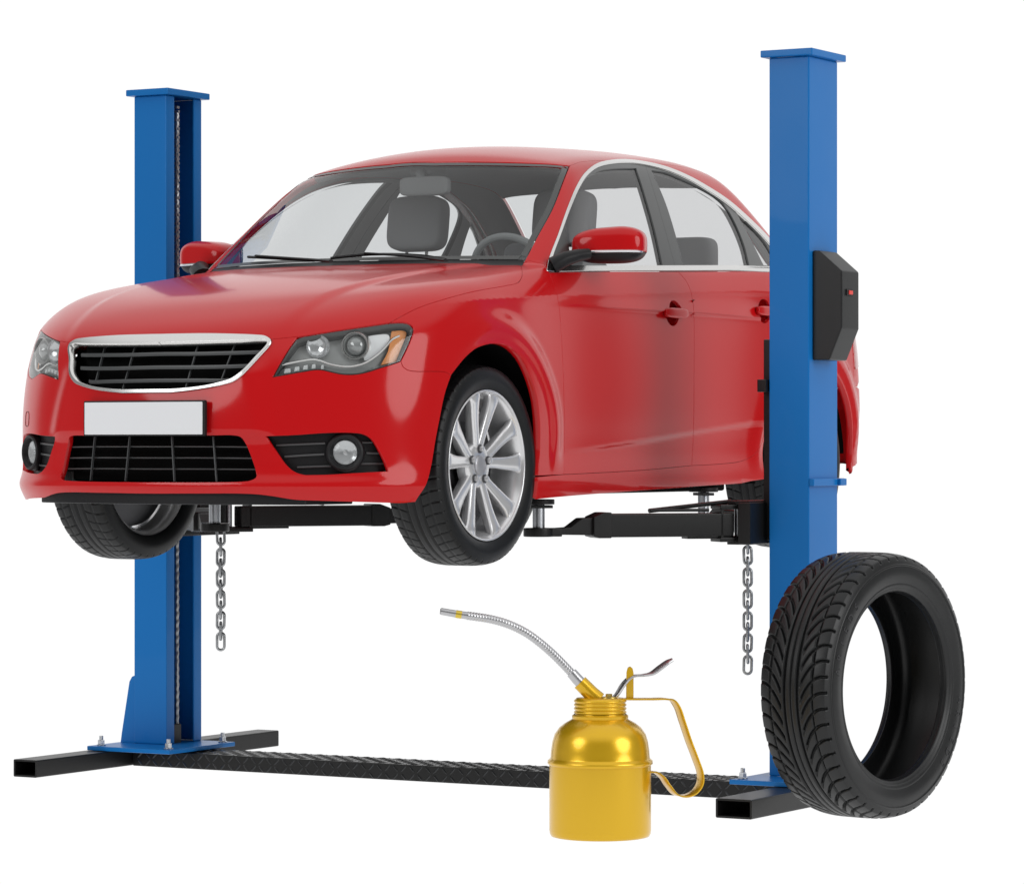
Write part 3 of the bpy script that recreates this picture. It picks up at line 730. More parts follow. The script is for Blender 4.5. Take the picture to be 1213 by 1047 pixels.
# floor, dash, seats
MB().box((0,1.65,.60),(1.60,2.5,.05),.01).build('cabin_floor',M['trim'],car)
db=MB(); db.prism([(.40,1.09),(.62,1.13),(.86,1.135),(.95,1.09),(.98,.98),(.95,.75),(.40,.75)],-.76,.76,'x',bev=.02); da=db.build('dashboard',M['dash'],car)
db=MB(); V,F_=superq((.42,.82,1.13),(.20,.16,.055),.8,.7); db.add(V,F_); db.build('instrument_cowl',M['dash'],da,angle=180)
MB().prism([(2.75,1.12),(3.2,1.17),(3.2,1.14),(2.75,1.09)],-.66,.66,'x',bev=.005).build('parcel_shelf',M['trim'],car)
def seat(x,y,w,name='front_seat',head=True,zt=1.26):
    e=empty(name,car)
    V,F_=superq((0,0,0),(w/2,.085,.34),.35,.35,fn=lambda a,b,c:(a*(1-.12*max(c,0)),b,c))
    Mx=Matrix.Translation((x,y,zt-.34))@Matrix.Rotation(math.radians(-14),4,'X')
    MB().add(V,F_,Mx).build('backrest',M['seat'],e,angle=180)
    V,F_=superq((x,y-.27,.78),(w/2,.28,.08),.4,.4); mesh_obj('cushion',V,F_,M['seat'],e,angle=180)
    if head:
        V,F_=superq((0,0,0),(.138,.055,.118),.42,.42,nu=48,nv=32); MB().add(V,F_,Matrix.Translation((x,y+.10,1.405))@Matrix.Rotation(math.radians(-8),4,'X')).build('headrest',M['seat'],e,angle=180)
        for dx in (-.05,.05): MB().tube([(x+dx,y+.07,1.2),(x+dx,y+.10,1.34)],.007,8).build('headrest_post',M['chrome'],e)
    return e
seat(.37,1.42,.50); seat(-.35,1.42,.50)
rs=empty('rear_seat',car)
V,F_=superq((0,2.55,.95),(.66,.09,.27),.2,.25); mesh_obj('backrest',V,F_,M['seat'],rs,angle=180)
V,F_=superq((0,2.3,.76),(.66,.28,.09),.2,.3); mesh_obj('cushion',V,F_,M['seat'],rs,angle=180)
for x in (.40,-.40):
    V,F_=superq((x,2.60,1.285),(.135,.05,.095),.4,.4); mesh_obj('headrest',V,F_,M['seat'],rs,angle=180)
# steering wheel, mirror
mt=Matrix.Translation((.42,1.01,1.135))@Matrix.Rotation(math.radians(-62),4,'X')
a=np.linspace(0,2*math.pi,48,endpoint=False); mb=MB().tube(np.c_[.185*np.cos(a),.185*np.sin(a),0*a],.015,10,closed=True,M=mt)
mb.box((0,0,0),(.34,.035,.018),.004,mt); addcyl(mb,.06,.03,(0,0,-.015),M=mt); mb.tube([(0,0,0),(0,0,-.22)],.03,10,M=mt); mb.build('steering_wheel',M['dash'],car)
V,F_=superq((.045,.93,1.515),(.116,.022,.040),.4,.35); o=mesh_obj('rear_view_mirror',V,F_,M['trim'],car,angle=180)
MB().tube([(.03,.93,1.54),(.01,.95,1.57),(0,.965,1.59)],.02,10).build('bracket',M['trim'],o)
V,F_=superq((0,1.03,1.585),(.06,.07,.025),.5,.5); mesh_obj('sensor_housing',V,F_,M['trim'],o,angle=180)
# wipers
def wiper(L,arm):
    P=hoff(L,-.012,4); A=hoff(arm,-.02,4)
    mb=MB().tube(P,.006,6); o=mb.build('wiper',M['black'],car); r=np.linspace(.011,.007,len(A)); MB().tube(A,r,8,ell=.6).build('wiper_arm',M['black'],o)
wiper([(294,304.5),(330,306.5),(372,309)],[(392,309.5),(350,306.5),(303,303)])
wiper([(392,306),(440,301.5),(500,303),(528,307.5)],[(528,308.5),(490,304),(432,300)])
# ------------------------------------------------------------ door mirrors
mc=un(722,290.5,0,.955); A_=Vector((.94,.34,0)).normalized()
print('mirror centre',mc)
rot=Matrix(((A_.x,-A_.y,0),(A_.y,A_.x,0),(0,0,1))).to_4x4(); Mm=Matrix.Translation(mc)@rot
def mshape(z0,z1,sc=1,nu=56,nv=30):
    V,F_=superq((0,0,0),(.148,.088,.074),.62,.62,nu,nv,fn=lambda a,b,c:(a,b*(1+.1*a),(c*(.86+.14*min(a+.6,1)) if c>0 else c*(1.0+.0*a))-.10*(0 if a>-.3 else (-.3-a))*(c>0)))
    V=[Vector(v)*sc for v in V]
    V=[Vector((v.x,v.y,min(max(v.z,z0),z1))) for v in V]
    return V,F_
V,F_=mshape(-.030,.2); mm=MB().add(V,F_,Mm).build('door_mirror',M['red'],car,angle=50); mm2=mirror_obj(mm,car)
V,F_=mshape(-.2,-.031,.985); o=MB().add(V,F_,Mm).build('mirror_base_cover',M['black'],mm,angle=50); mirror_obj(o,mm2)
ms=MB()
Pst=[]
for t in np.linspace(-.25,1.25,26):
    c_,s_=math.cos(-math.pi/2+t),math.sin(-math.pi/2+t); sg=lambda v,p: math.copysign(abs(v)**p,v)
    Pst.append(Mm@Vector((.1405*sg(c_,.62),.0855*sg(s_,.62)*(1+.1*sg(c_,.62)),-.029)))
o=MB().tube([tuple(p) for p in Pst],.0055,8).build('signal_strip',mat('silver_signal_strip',(.7,.72,.74),rough=.2,metal=.8),mm); mirror_obj(o,mm2)
o=MB().tube([(.83,.60,1.155),(.87,.625,1.18),(.895,.68,1.196),(.925,.72,1.204)],[.046,.040,.034,.028],14,ell=.75).build('mirror_arm',M['black'],mm); mirror_obj(o,mm2)
V,F_=superq((0,.078,.008),(.118,.006,.052),.5,.3); o=MB().add(V,F_,Mm).build('mirror_glass',M['chrome'],mm); mirror_obj(o,mm2)
# tow cover on the bumper, passenger side
a=np.linspace(0,2*math.pi,24); tp=np.c_[45+4.6*np.sign(np.cos(a))*np.abs(np.cos(a))**.6,495.5+8*np.sign(np.sin(a))*np.abs(np.sin(a))**.6]
dd_=px(np.array([[474,494]]))
tx,tz=float(un(47,497,1,-.74)[0]),.545
aa=np.linspace(0,2*math.pi,28); tl_=Fp(np.c_[.72+.022*np.sign(np.cos(aa))*np.abs(np.cos(aa))**.6,.553+.028*np.sign(np.sin(aa))*np.abs(np.sin(aa))**.6],k=1)
tl_=tl_-grad(tl_)*-.0004; tl_[:,0]*=-1
MB().tube(tl_,.0014,5,closed=True).build('tow_eye_cover',mat('cover_seam',(.12,.01,.01),rough=.6),car)
# ------------------------------------------------------------ tyres
def tyre_mesh(name,R,rr,hw,m,parent,n=760,mt=62,gd=.008,gw=.006,N=44,style=0,liner=.016):
    """axis = local X, outer sidewall towards +X"""
    H=R-rr; tw=hw*.80
    side=[(.70*hw,rr),(.80*hw,rr+.004),(.86*hw,rr+.03*H),(.93*hw,rr+.16*H),(.985*hw,rr+.36*H),(1.0*hw,rr+.50*H),(.985*hw,rr+.66*H),(.945*hw,rr+.80*H),(.895*hw,rr+.905*H)]
    side=catmull(side,4)
    # small sidewall steps (rim protector and text band edges)
    crown=lambda a: R-.030*H*5*np.abs(a/(hw*.895))**3.2*.62
    s_end=side[-1]; 
    a_t=np.linspace(.895*hw,-.895*hw,mt+1)[1:-1]
    rt=R-(R-s_end[1])*np.abs(a_t/(.895*hw))**4.2
    prof=np.vstack([side,np.c_[a_t,rt],side[::-1]*[-1,1]])
    ni=len(prof)
    inner=catmull([(-.70*hw,rr),(-.74*hw,rr+.10*H),(-.88*hw,rr+.45*H),(-.80*hw,R-liner*1.5),(0,R-liner),(.80*hw,R-liner*1.5),(.88*hw,rr+.45*H),(.74*hw,rr+.10*H),(.70*hw,rr)],5)[1:-1]
    P=np.vstack([prof,inner]); k=len(P)
    th=np.linspace(0,2*np.pi,n,endpoint=False)
    A=np.tile(P[:,0],(n,1)); Rr=np.tile(P[:,1],(n,1)); T=np.tile(th[:,None],(1,k))
    out=np.zeros(k,bool); out[:ni]=True
    v=A/(.895*hw); av=np.abs(v); on=(out[None,:]&(av<=1.06)&(Rr>rr+.80*H))
    halfw=.895*hw
    def line(dist,w): return np.clip(1.35-np.abs(dist)/(w*.5),0,1)
    g=np.zeros_like(T)
    def circ(c,w): return line((v-c)*halfw,w)
    def lat(phase_fn,grad_v,vmin,vmax,w,side=0,Nn=N,sh=0):
        ph=T*Nn/(2*np.pi)+phase_fn(av)+sh*(v<0)
        fr=ph-np.round(ph); gt=Nn/(2*np.pi*R); gv=grad_v(av)/halfw
        d=fr/np.sqrt(gt**2+gv**2); r=line(d,w)*((av>vmin)&(av<vmax))
        return r
    if style==0:
        for c in (-.20,.20): g=np.maximum(g,circ(c,gw*.9))
        for c in (-.0,): g=np.maximum(g,circ(c,gw*.5)*.8)
        for c in (-.66,.66): g=np.maximum(g,circ(c,gw*.55))
        f=lambda a:3.6*np.clip(.98-a,0,1)**2.2; df=lambda a:-3.6*2.2*np.clip(.98-a,0,1)**1.2
        g=np.maximum(g,lat(f,df,.30,1.04,gw*.8,sh=.5))
    else:
        for c in (-.30,.0,.30): g=np.maximum(g,circ(c,gw*1.25))
        for c in (-.66,.66): g=np.maximum(g,circ(c,gw*.6))
        f=lambda a:.9*np.clip(.9-a,0,1)**1.5; df=lambda a:-1.35*np.clip(.9-a,0,1)**.5
        g=np.maximum(g,lat(f,df,.34,.64,gw*.6,sh=.5)); g=np.maximum(g,lat(f,df,.70,1.05,gw*.8,sh=.5))
    D=g*gd*on
    Rr=Rr-D
    # raised bands on the sidewalls
    V=np.stack([A,Rr*np.sin(T),Rr*np.cos(T)],-1).reshape(-1,3)
    i=np.arange(n)[:,None]; j=(i+1)%n; q=np.arange(k)[None,:]; p=(q+1)%k
    F_=np.stack([i*k+q,i*k+p,j*k+p,j*k+q],-1).reshape(-1,4)
    me=bpy.data.meshes.new(name); me.from_pydata(V.tolist(),[],F_.tolist()); me.update()
    me.polygons.foreach_set('use_smooth',[True]*len(me.polygons)); me.materials.append(m)
    o=bpy.data.objects.new(name,me); COL.objects.link(o)
    if parent is not None: o.parent=parent
    return o
def xlathe(prof,n=72,closed=False):
    """prof (x,r) about X"""
    Mx=Matrix(((0,0,1,0),(0,1,0,0),(-1,0,0,0),(0,0,0,1)))
    return MB().lathe([(r,x) for x,r in prof],n,Mx,closed)
def make_wheel(root):
    w=root
    t=tyre_mesh('tyre',.378,.279,.120,M['rubber'],w,n=700,mt=56,N=52,style=1)
    # rim: outer lip at +X
    prof=[(.104,.280),(.108,.2845),(.1115,.282),(.110,.277),(.102,.274),(.092,.268),(.075,.262),(.048,.256),(.0,.250),(-.06,.256),(-.09,.268),(-.1,.282)]
    xlathe(catmull(prof,3)[::-1],96).build('rim',M['silver'],w,angle=180)
    xlathe([(-.02,.245),(-.03,.05),(-.03,.0001)][::-1],64).build('inner_disc',M['darkmetal'],w)
    # brake disc & caliper
    mb=xlathe([(.012,.0001),(.012,.165),(.008,.17),(-.008,.17),(-.012,.165)],64); b=mb.build('brake_disc',M['darkmetal'],w)
    MB().prism([(.10*math.cos(a),.10*math.sin(a)) for a in np.linspace(2.0,3.2,8)]+[(.2*math.cos(a),.2*math.sin(a)) for a in np.linspace(3.2,2.0,8)],-.03,.035,'x',bev=.004).build('brake_caliper',mat('caliper_grey',(.12,.12,.12),rough=.5,metal=.5),w)
    # hub
    mb=xlathe([(.03,.092),(.060,.088),(.070,.081),(.0745,.070),(.0745,.045),(.074,.0001)][::-1],64); mb.build('hub',M['silver'],w)
    mb=xlathe([(.060,.038),(.080,.038),(.0835,.034),(.086,.02),(.087,.0001)][::-1],48); mb.build('centre_cap',mat('cap_grey_metal',(.42,.42,.44),rough=.4,metal=.7),w)
    for k in range(5):
        a=math.radians(72*k+1); c=(.0765,.062*math.sin(a),.062*math.cos(a))
        mb=MB(); addcyl(mb,.0165,.005,(c[0]-.002,c[1],c[2]),'x',20); mb.build('nut_seat',M['darkmetal'],w); mb=MB(); addcyl(mb,.0115,.018,(c[0]-.002,c[1],c[2]),'x',6,bev=.003); mb.build('lug_nut',M['silver'],w)
    for k in range(5):
        for s in (-1,1):
            an=math.radians(72*k+1+s*15.2)
            rs=[.052,.075,.11,.15,.19,.225,.246,.262,.271]
            wd=[.022,.0215,.0215,.0235,.026,.029,.033,.039,.045]
            fx=[.060,.062,.066,.071,.077,.083,.087,.088,.086]
            # spokes start closer together at the hub
            V=[];ns=12
            for q,(r,h_,x) in enumerate(zip(rs,wd,fx)):
                sw=an-s*math.radians(6)*(1-min((r-.05)/.12,1))
                dep=.050-.018*(q/8)
                for i in range(ns):
                    t=2*math.pi*i/ns; cx_,sx_=math.cos(t),math.sin(t)
                    lat=h_*math.copysign(abs(cx_)**.75,cx_); dx=(sx_*.010 if sx_>0 else sx_*dep)
                    rad=Vector((0,math.sin(sw),math.cos(sw))); tan=Vector((0,math.cos(sw),-math.sin(sw)))
                    V.append(rad*r+tan*lat+Vector((x+dx+.004,0,0)))
            F_=[(a*ns+i,(a+1)*ns+i,(a+1)*ns+(i+1)%ns,a*ns+(i+1)%ns) for a in range(len(rs)-1) for i in range(ns)]
            o=mesh_obj('spoke',V,F_,M['silver'],w,angle=55)
            sub=o.modifiers.new('s','SUBSURF'); sub.levels=1; sub.render_levels=1
    return w
def copy_kids(src,dst):
    for ch in list(src.children):
        c=ch.copy(); COL.objects.link(c); c.parent=dst; c.matrix_parent_inverse=ch.matrix_parent_inverse.copy()
        copy_kids(ch,c)
w0=empty('wheel',car); w0.location=(.777,0,.378); make_wheel(w0)
for x,y,rz in ((-.777,0,math.pi),(.777,2.785,0),(-.777,2.785,math.pi)):
    w=empty('wheel',car); w.location=(x,y,.378); w.rotation_euler=(0,0,rz); copy_kids(w0,w)
# loose tyre standing on the floor
RL=.502; yaw=math.radians(9)
lt=thing('tyre','loose black tyre without a rim standing upright against the right blue post','tyre',(2.06,-.53,RL),-yaw)
lm=mat('loose_tyre_rubber',(.0075,.008,.0085),rough=.40,spec=.38,mottle=.05,mscale=10)
lt_m=tyre_mesh('rubber_casing',RL,.352,.157,lm,lt,n=1300,mt=96,gd=.015,gw=.0125,N=52,style=0,liner=.022)
# raised circular ribs of the sidewall
mb=MB()
mb.add(*(lambda b:(b.V,b.F))(xlathe([(.1525,.450),(.1580,.4555),(.1525,.461)],140)))
mb.add(*(lambda b:(b.V,b.F))(xlathe([(.1400,.366),(.1475,.373),(.1510,.382),(.1495,.390)],140)))
mb.build('sidewall_rib',lm,lt,angle=180)
# embossed lettering
def arc_text(txt,r,a0,step,size,x):
    mb=MB()
    for i,chh in enumerate(txt):
        if chh==' ': continue
        cu=bpy.data.curves.new('t','FONT'); cu.body=chh; cu.size=size; cu.extrude=.0012; cu.align_x='CENTER'; cu.align_y='CENTER'
        to=bpy.data.objects.new('t',cu); COL.objects.link(to); dg=bpy.context.evaluated_depsgraph_get(); me=bpy.data.meshes.new_from_object(to.evaluated_get(dg))
        a=a0+i*step
        # text x -> tangent (clockwise seen from +X), text y -> radial, z -> +X
        rad=Vector((0,math.sin(a),math.cos(a))); tan=Vector((0,math.cos(a),-math.sin(a)))
        Mx=Matrix(((tan.x,rad.x,1,x),(tan.y,rad.y,0,r*rad.y),(tan.z,rad.z,0,r*rad.z),(0,0,0,1)))
        mb.add([v.co.copy() for v in me.vertices],[tuple(p.vertices) for p in me.polygons],Mx)
        bpy.data.objects.remove(to); bpy.data.curves.remove(cu)
    return mb
d2=math.radians
mb=arc_text('ARIEDS',.428,d2(-80),d2(7.2),.042,.1568)
mb2=arc_text('ARIEDS',.428,d2(100),d2(7.2),.042,.1568); mb.add(mb2.V,mb2.F)
mb.build('sidewall_lettering',mat('embossed_rubber',(.035,.035,.037),rough=.6,spec=.3),lt,flat=True)
# ------------------------------------------------------------ two-post lift
def blue_mat(name,c): return mat(name,c,rough=.36,spec=.16,coat=.08,mottle=.04,mscale=5,bump=.03,bscale=250)
M['blue']=blue_mat('blue_enamel',(.007,.155,.47))
M['steel']=mat('black_powder_coat',(.008,.008,.008),rough=.38,spec=.3,bump=.1,bscale=300)
M['zinc']=mat('zinc_bolt',(.55,.57,.6),rough=.3,metal=1)
M['cable']=mat('steel_cable',(.36,.37,.38),rough=.4,metal=.8)
lift=thing('car_lift','blue two-post vehicle lift with black floor frame carrying the red car','car lift')
XO,XI,YH=1.639,1.464,.135; ZB=.078; ZT=2.945
def bolt(c,parent):
    mb=MB(); addcyl(mb,.020,.004,c,'z',24); addcyl(mb,.016,.020,(c[0],c[1],c[2]+.004),'z',6,bev=.002); addcyl(mb,.009,.038,(c[0],c[1],c[2]+.004),'z',16,bev=.002); return mb.build('bolt',M['zinc'],parent)
posts=[]
for s in (-1,1):
    po=empty('post',lift); posts.append(po)
    # channel: web on the outside, returns on the inside edge, open towards the car
    o_=.010; pts=[(XO,-YH),(XO,YH),(XI,YH),(XI,YH-.062),(XI+.008,YH-.062),(XI+.008,YH-.008),(XO-.008,YH-.008),(XO-.008,-YH+.008),(XI+.008,-YH+.008),(XI+.008,-YH+.062),(XI,-YH+.062),(XI,-YH)]
    pts=[(x*s,y) for x,y in pts]
    MB().prism(pts if s>0 else pts[::-1],ZB+.020,ZT,'z',bev=.006).build('column',M['blue'],po)
    MB().box((s*(XO+XI)/2,0,ZT+.0145),(.175+.052,.27+.052,.028),.004).build('cap_plate',M['blue'],po)
    xa,xb=(-1.735,-1.295) if s<0 else (1.395,1.745)
    MB().box(((xa+xb)/2,-.10,ZB+.010),(xb-xa,.50,.019),.003).build('base_plate',M['blue'],po)
    for c in ([(-1.695,-.30),(-1.335,-.30),(-1.335,.11),(-1.695,.11)] if s<0 else [(1.43,-.30),(1.70,-.31),(1.43,.10),(1.70,.10)]): bolt((c[0],c[1],ZB+.020),po)
    gx=s*XO; pl=[(gx,ZB+.02),(gx+s*.078,ZB+.02),(gx+s*.072,ZB+.06),(gx+s*.030,ZB+.29),(gx+s*.016,ZB+.312),(gx,ZB+.318)]
    MB().prism(pl,-.128,-.114,'y',bev=.001).build('gusset',M['blue'],po)
    # lifting cable and pulley inside the channel
    cx_=s*(XI+.034); zs=np.arange(ZB+.06,ZT-.06,.006)
    ph=zs*180; V=[]
    MB().tube(np.c_[np.full(len(zs),cx_)+.0012*np.cos(ph),-.006+.0012*np.sin(ph),zs],.0085,8).build('lifting_cable',M['cable'],po)
    zs=np.arange(ZT-1.05,ZT-.03,.019); mb=MB()
    for k,z in enumerate(zs): mb.box((cx_,-.006,z),(.014,.020,.012) if k%2 else (.022,.012,.012),.002)
    mb.build('leaf_chain',M['cable'],po)
    mb=MB(); mb.box((s*(XI+.06),-.045,ZT-.16),(.05,.045,.24),.006); mb.build('pulley_bracket',M['blue'],po)
    MB().box((s*(XI+.05),-.03,ZB+.06),(.06,.075,.085),.004).build('cable_anchor',M['steel'],po)
# control box on the right column
R_=posts[1]
pr=[(XO+.001,2.178),(XO+.030,2.178),(XO+.128,2.095),(XO+.128,1.870),(XO+.075,1.745),(XO+.001,1.745)]
cb=MB().prism(pr,-.105,.060,'y',bev=.006).build('control_box',mat('graphite_box',(.013,.014,.0145),rough=.42,spec=.3,bump=.1,bscale=300),R_)
MB().box((XO+.129,-.035,2.012),(.007,.062,.026),.002).build('switch_bezel',M['black'],cb)
MB().box((XO+.131,-.030,2.012),(.008,.036,.016),.002).build('red_switch',mat('red_switch_plastic',(.65,.03,.02),rough=.3,emit=.15),cb)
MB().box((XO+.011,0.012,1.262),(.022,.295,.030),.004).build('hose_bracket',M['blue'],R_)
MB().box((XO+.028,.115,1.262),(.016,.06,.028),.003).build('hose_clip',M['blue'],R_)
# floor frame
fr=[]
def rect_tube(x0,x1,y0,y1,h,name):
    t=.008; V=[];F_=[]
    xs_=[(x0,0.002),(x1,0.002),(x1,h),(x0,h)]; xi=[(x0+t,t+.002),(x1-t,t+.002),(x1-t,h-t),(x0+t,h-t)]
    bm=bmesh.new(); o0=[bm.verts.new((a,y0,b)) for a,b in xs_]; o1=[bm.verts.new((a,y1,b)) for a,b in xs_]; i0=[bm.verts.new((a,y0,b)) for a,b in xi]; i1=[bm.verts.new((a,y1,b)) for a,b in xi]
    for k in range(4):
        j=(k+1)%4
        bm.faces.new((o0[k],o0[j],o1[j],o1[k])); bm.faces.new((i0[k],i1[k],i1[j],i0[j])); bm.faces.new((o0[k],i0[k],i0[j],o0[j])); bm.faces.new((o1[k],o1[j],i1[j],i1[k]))
    bmesh.ops.recalc_face_normals(bm,faces=bm.faces[:])
    bmesh.ops.bevel(bm,geom=[e for e in bm.edges if abs(e.verts[0].co.y-e.verts[1].co.y)>.1 and e.verts[0] in o0+o1],offset=.006,segments=3,profile=.5,affect='EDGES')
    return MB()._bm(bm).build(name,M['steel'],lift)
rect_tube(-1.755,-1.632,-.84,1.00,ZB-.002,'floor_foot'); rect_tube(1.585,1.737,-.845,.42,ZB-.002,'floor_foot')
# chequer-plate cross beam
def tread_mat():
    m=mat('tread_plate_black',(.016,.017,.018),rough=.42,spec=.5,metal=.0); t=m.node_tree; N=t.nodes; L=t.links; b=N['Principled BSDF']
    return m
mb=MB().box((-.02,-.055,.036),(3.20,.23,.068),.004); cbm=mb.build('cross_beam',M['steel'],lift)
mb=MB()
def lug(c,ang,face):
    L=.021;w=.0055;hh=.0028
    pts=[(-L,0,0),(-L*.5,w*.8,0),(L*.5,w*.8,0),(L,0,0),(L*.5,-w*.8,0),(-L*.5,-w*.8,0),(-L*.45,0,hh),(L*.45,0,hh)]
    ff=[(0,1,6),(1,2,7,6),(2,3,7),(3,4,7),(4,5,6,7),(5,0,6)]
    ff=[f[::-1] for f in ff]
    Rm=Matrix.Rotation(ang,4,'Z')
    if face=='t': Mx=Matrix.Translation(c)@Rm
    else: Mx=Matrix.Translation(c)@Matrix.Rotation(math.pi/2,4,'X')@Rm
    mb.add(pts,ff,Mx)
st=.040
nx=int(3.1/st)
for i in range(nx):
    for j in range(6):
        x=-1.58+i*st; y=-.150+j*.038
        lug((x,y,.0702),math.radians(45 if (i+j)%2 else -45),'t')
    for j in range(2):
        x=-1.58+i*st; lug((x,-.1702,.018+j*.034),math.radians(45 if (i+j)%2 else -45),'f')
mb.build('tread_pattern',mat('tread_lug_steel',(.035,.036,.038),rough=.3,metal=.5),cbm,flat=True)
# carriages and arms
def arm(s,p0,p1,zt,name,bk=False):
    """p0 pivot, p1 pad centre (x,y)"""
    a=empty(name,lift); a_=Vector((p0[0],p0[1],0)); b_=Vector((p1[0],p1[1],0)); d=(b_-a_); L=d.length; ang=math.atan2(d.y,d.x)
    Mx=Matrix.Translation((p0[0],p0[1],0))@Matrix.Rotation(ang,4,'Z')
    z0,z1=1.048,1.140
    # outer tube, welded ears, inner tube, tip
    mb=MB().box((L*.375,0,(z0+z1)/2),(L*.67,.10,z1-z0),.006,Mx); mb.box((L*.12,0,z0-.004),(L*.30,.07,.010),.002,Mx); mb.build('outer_tube',M['steel'],a)
    MB().prism([(L*.66,z0-.003),(L*.72,z0-.003),(L*.75,z0+.004),(L*.75,z1-.012),(L*.70,z1+.006),(L*.66,z1+.006)],-.056,.056,'y',bev=.004,M=Mx).build('collar',M['steel'],a)
    MB().prism([(L*.70,z0+.008),(L*.94,z0+.012),(L*.94,z0+.036),(L*.86,z0+.040),(L*.80,z1-.016),(L*.70,z1-.014)],-.040,.040,'y',bev=.004,M=Mx).build('inner_tube',M['steel'],a)
    mb=MB(); addcyl(mb,.060,.034,(L,0,z0+.004),M=Mx); mb.box((L*.95,0,z0+.021),(L*.10,.085,.033),.004,Mx); mb.build('tip',M['steel'],a)
    mb=MB(); addcyl(mb,.024,zt-.022-(z0+.038),(L,0,z0+.038),M=Mx,n=28,bev=.002); mb.build('screw_post',M['zinc'],a)
    mb=MB(); addcyl(mb,.062,.020,(L,0,zt-.021),M=Mx); mb.box((L,0,zt-.030),(.10,.055,.012),.002,Mx); mb.build('lifting_pad',M['black'],a)
    # pivot clevis
    mb=MB().box((.02,0,1.165),(.15,.11,.018),.003,Mx); mb.box((.02,0,1.035),(.15,.11,.018),.003,Mx); mb.box((.085,0,1.10),(.012,.10,.12),.002,Mx); mb.build('clevis',M['steel'],a)
    mb=MB(); addcyl(mb,.013,.17,(0,0,1.018),M=Mx); addcyl(mb,.022,.010,(0,0,1.176),M=Mx,n=6); mb.build('pivot_pin',M['zinc'],a)
    mb=MB().box((L*.30,.0,z1+.012),(L*.30,.03,.012),.003,Mx@Matrix.Translation((0,0,0)));
    mb.tube([tuple(Mx@Vector((L*.02,-.03,1.185))),tuple(Mx@Vector((L*.44,-.02,z1+.010)))],.015,8,ell=.6); mb.build('restraint_bar',M['steel'],a)
    return a
for s in (-1,1):
    c=empty('carriage',lift)
    mb=MB().box((s*1.443,-.02,1.43),(.040,.16,.80),.003); mb.box((s*1.49,0,1.43),(.06,.11,.78),.004); mb.build('slide',M['steel'],c)
    mb=MB().box((s*1.41,0,1.10),(.055,.50,.165),.005); mb.box((s*1.375,0,1.182),(.10,.46,.014),.003); mb.box((s*1.375,0,1.022),(.10,.46,.014),.003); mb.build('arm_bracket',M['steel'],c)
    MB().box((s*1.440,-.13,1.645),(.04,.045,.05),.003).build('slide_stop',M['steel'],c)
arm(1,(1.345,-.175),(.79,-.80),1.199,'lift_arm'); arm(1,(1.345,.175),(.79,.62),1.232,'lift_arm')
arm(-1,(-1.345,-.175),(-.80,-.72),1.199,'lift_arm'); arm(-1,(-1.345,.175),(-.75,.98),1.245,'lift_arm')
# ------------------------------------------------------------ hanging chains
chm=mat('chain_steel',(.36,.37,.38),rough=.32,metal=.9,mottle=.08,mscale=30)
def link_mesh():
    r=.0048; hl_,wr=.0165,.0125; P=[]
    for a in np.linspace(0,math.pi,10): P.append((wr*math.cos(a),0,hl_-.0+wr*math.sin(a)))
    for a in np.linspace(math.pi,2*math.pi,10): P.append((wr*math.cos(a),0,-hl_+wr*math.sin(a)))
    return P,r
def chain(x,y,ztop,n,label,pitch,sc,tilt):
    c=thing('chain',label,'chain',(x,y,ztop)); P,r=link_mesh(); P=[tuple(np.array(p)*sc) for p in P]
    l0=None
    for k in range(n):
        if l0 is None: o=MB().tube(P,r*sc,10,closed=True).build('link',chm,c,angle=180); l0=o
        else: o=l0.copy(); COL.objects.link(o); o.parent=c
        o.location=(0,0,-.02-k*pitch); o.rotation_euler=(rng.normal(0,.02),rng.normal(0,.03),math.radians(tilt+(90 if k%2 else 0)+rng.normal(0,4)))
    return c
chain(1.385,-.165,1.035,12,'steel chain hanging from the arm pivot beside the right post, next to the loose tyre',.0435,1.22,118)
chain(-.77,-.72,1.052,11,'steel chain hanging below the far arm by the left post, behind the front bumper',.0435,1.22,28)
# ------------------------------------------------------------ oil can
Yl=mat('yellow_enamel',(.70,.415,.008),rough=.28,coat=.30,metal=.55)
Ml=mat('polished_steel',(.50,.50,.51),rough=.30,metal=.95)
oc=np.array([1.51,-1.62,0.]); dd=float((oc-CAM)@DP); sc=FPX/dd
can=thing('oil_can','yellow long-spout oil can with curved handle standing on the floor in front of the lift','oil can',tuple(oc),YAW)
# local axes: x = right, y = away, z = up ; helper from picture position in the can's own upright plane
gx=lambda u:(u-CX)/sc-float((oc-CAM)@RT); gz=lambda v:1.40-(v-HZ)/sc
def cp(u,v,y=0): return (gx(u),y,gz(v))
u0=711; Rc=60.3/sc
z_=lambda v:gz(v)
prof=[(.0001,.004),(Rc*.9,.0),(Rc*.965,.003),(Rc*.99,.012),(Rc,.025),(Rc,z_(907)),(Rc*1.0,z_(905.5)),(Rc*1.03,z_(904)),(Rc*1.035,z_(902)),(Rc*1.03,z_(900)),(Rc*.985,z_(898)),(Rc*.975,z_(896)),
 (Rc*.965,z_(888)),(Rc*.94,z_(878)),(Rc*.895,z_(869)),(Rc*.80,z_(861)),(Rc*.69,z_(856)),(Rc*.585,z_(852.5)),(Rc*.545,z_(851)),(Rc*.555,z_(849.5)),(Rc*.555,z_(847)),(Rc*.52,z_(845.5))]
body=MB().lathe(prof,96); body.build('body',Yl,can,angle=50)
pr=[(Rc*.50,z_(846.5))]
for k in range(4):
    v=845-k*4.4; pr+=[(Rc*.492,z_(v)),(Rc*.515,z_(v-1.2)),(Rc*.520,z_(v-2)),(Rc*.515,z_(v-2.9)),(Rc*.492,z_(v-3.9))]
pr+=[(Rc*.49,z_(827.6)),(Rc*.46,z_(826.2)),(.0001,z_(826))]
nk=MB().lathe(pr,72).build('threaded_neck',Yl,can,angle=60)
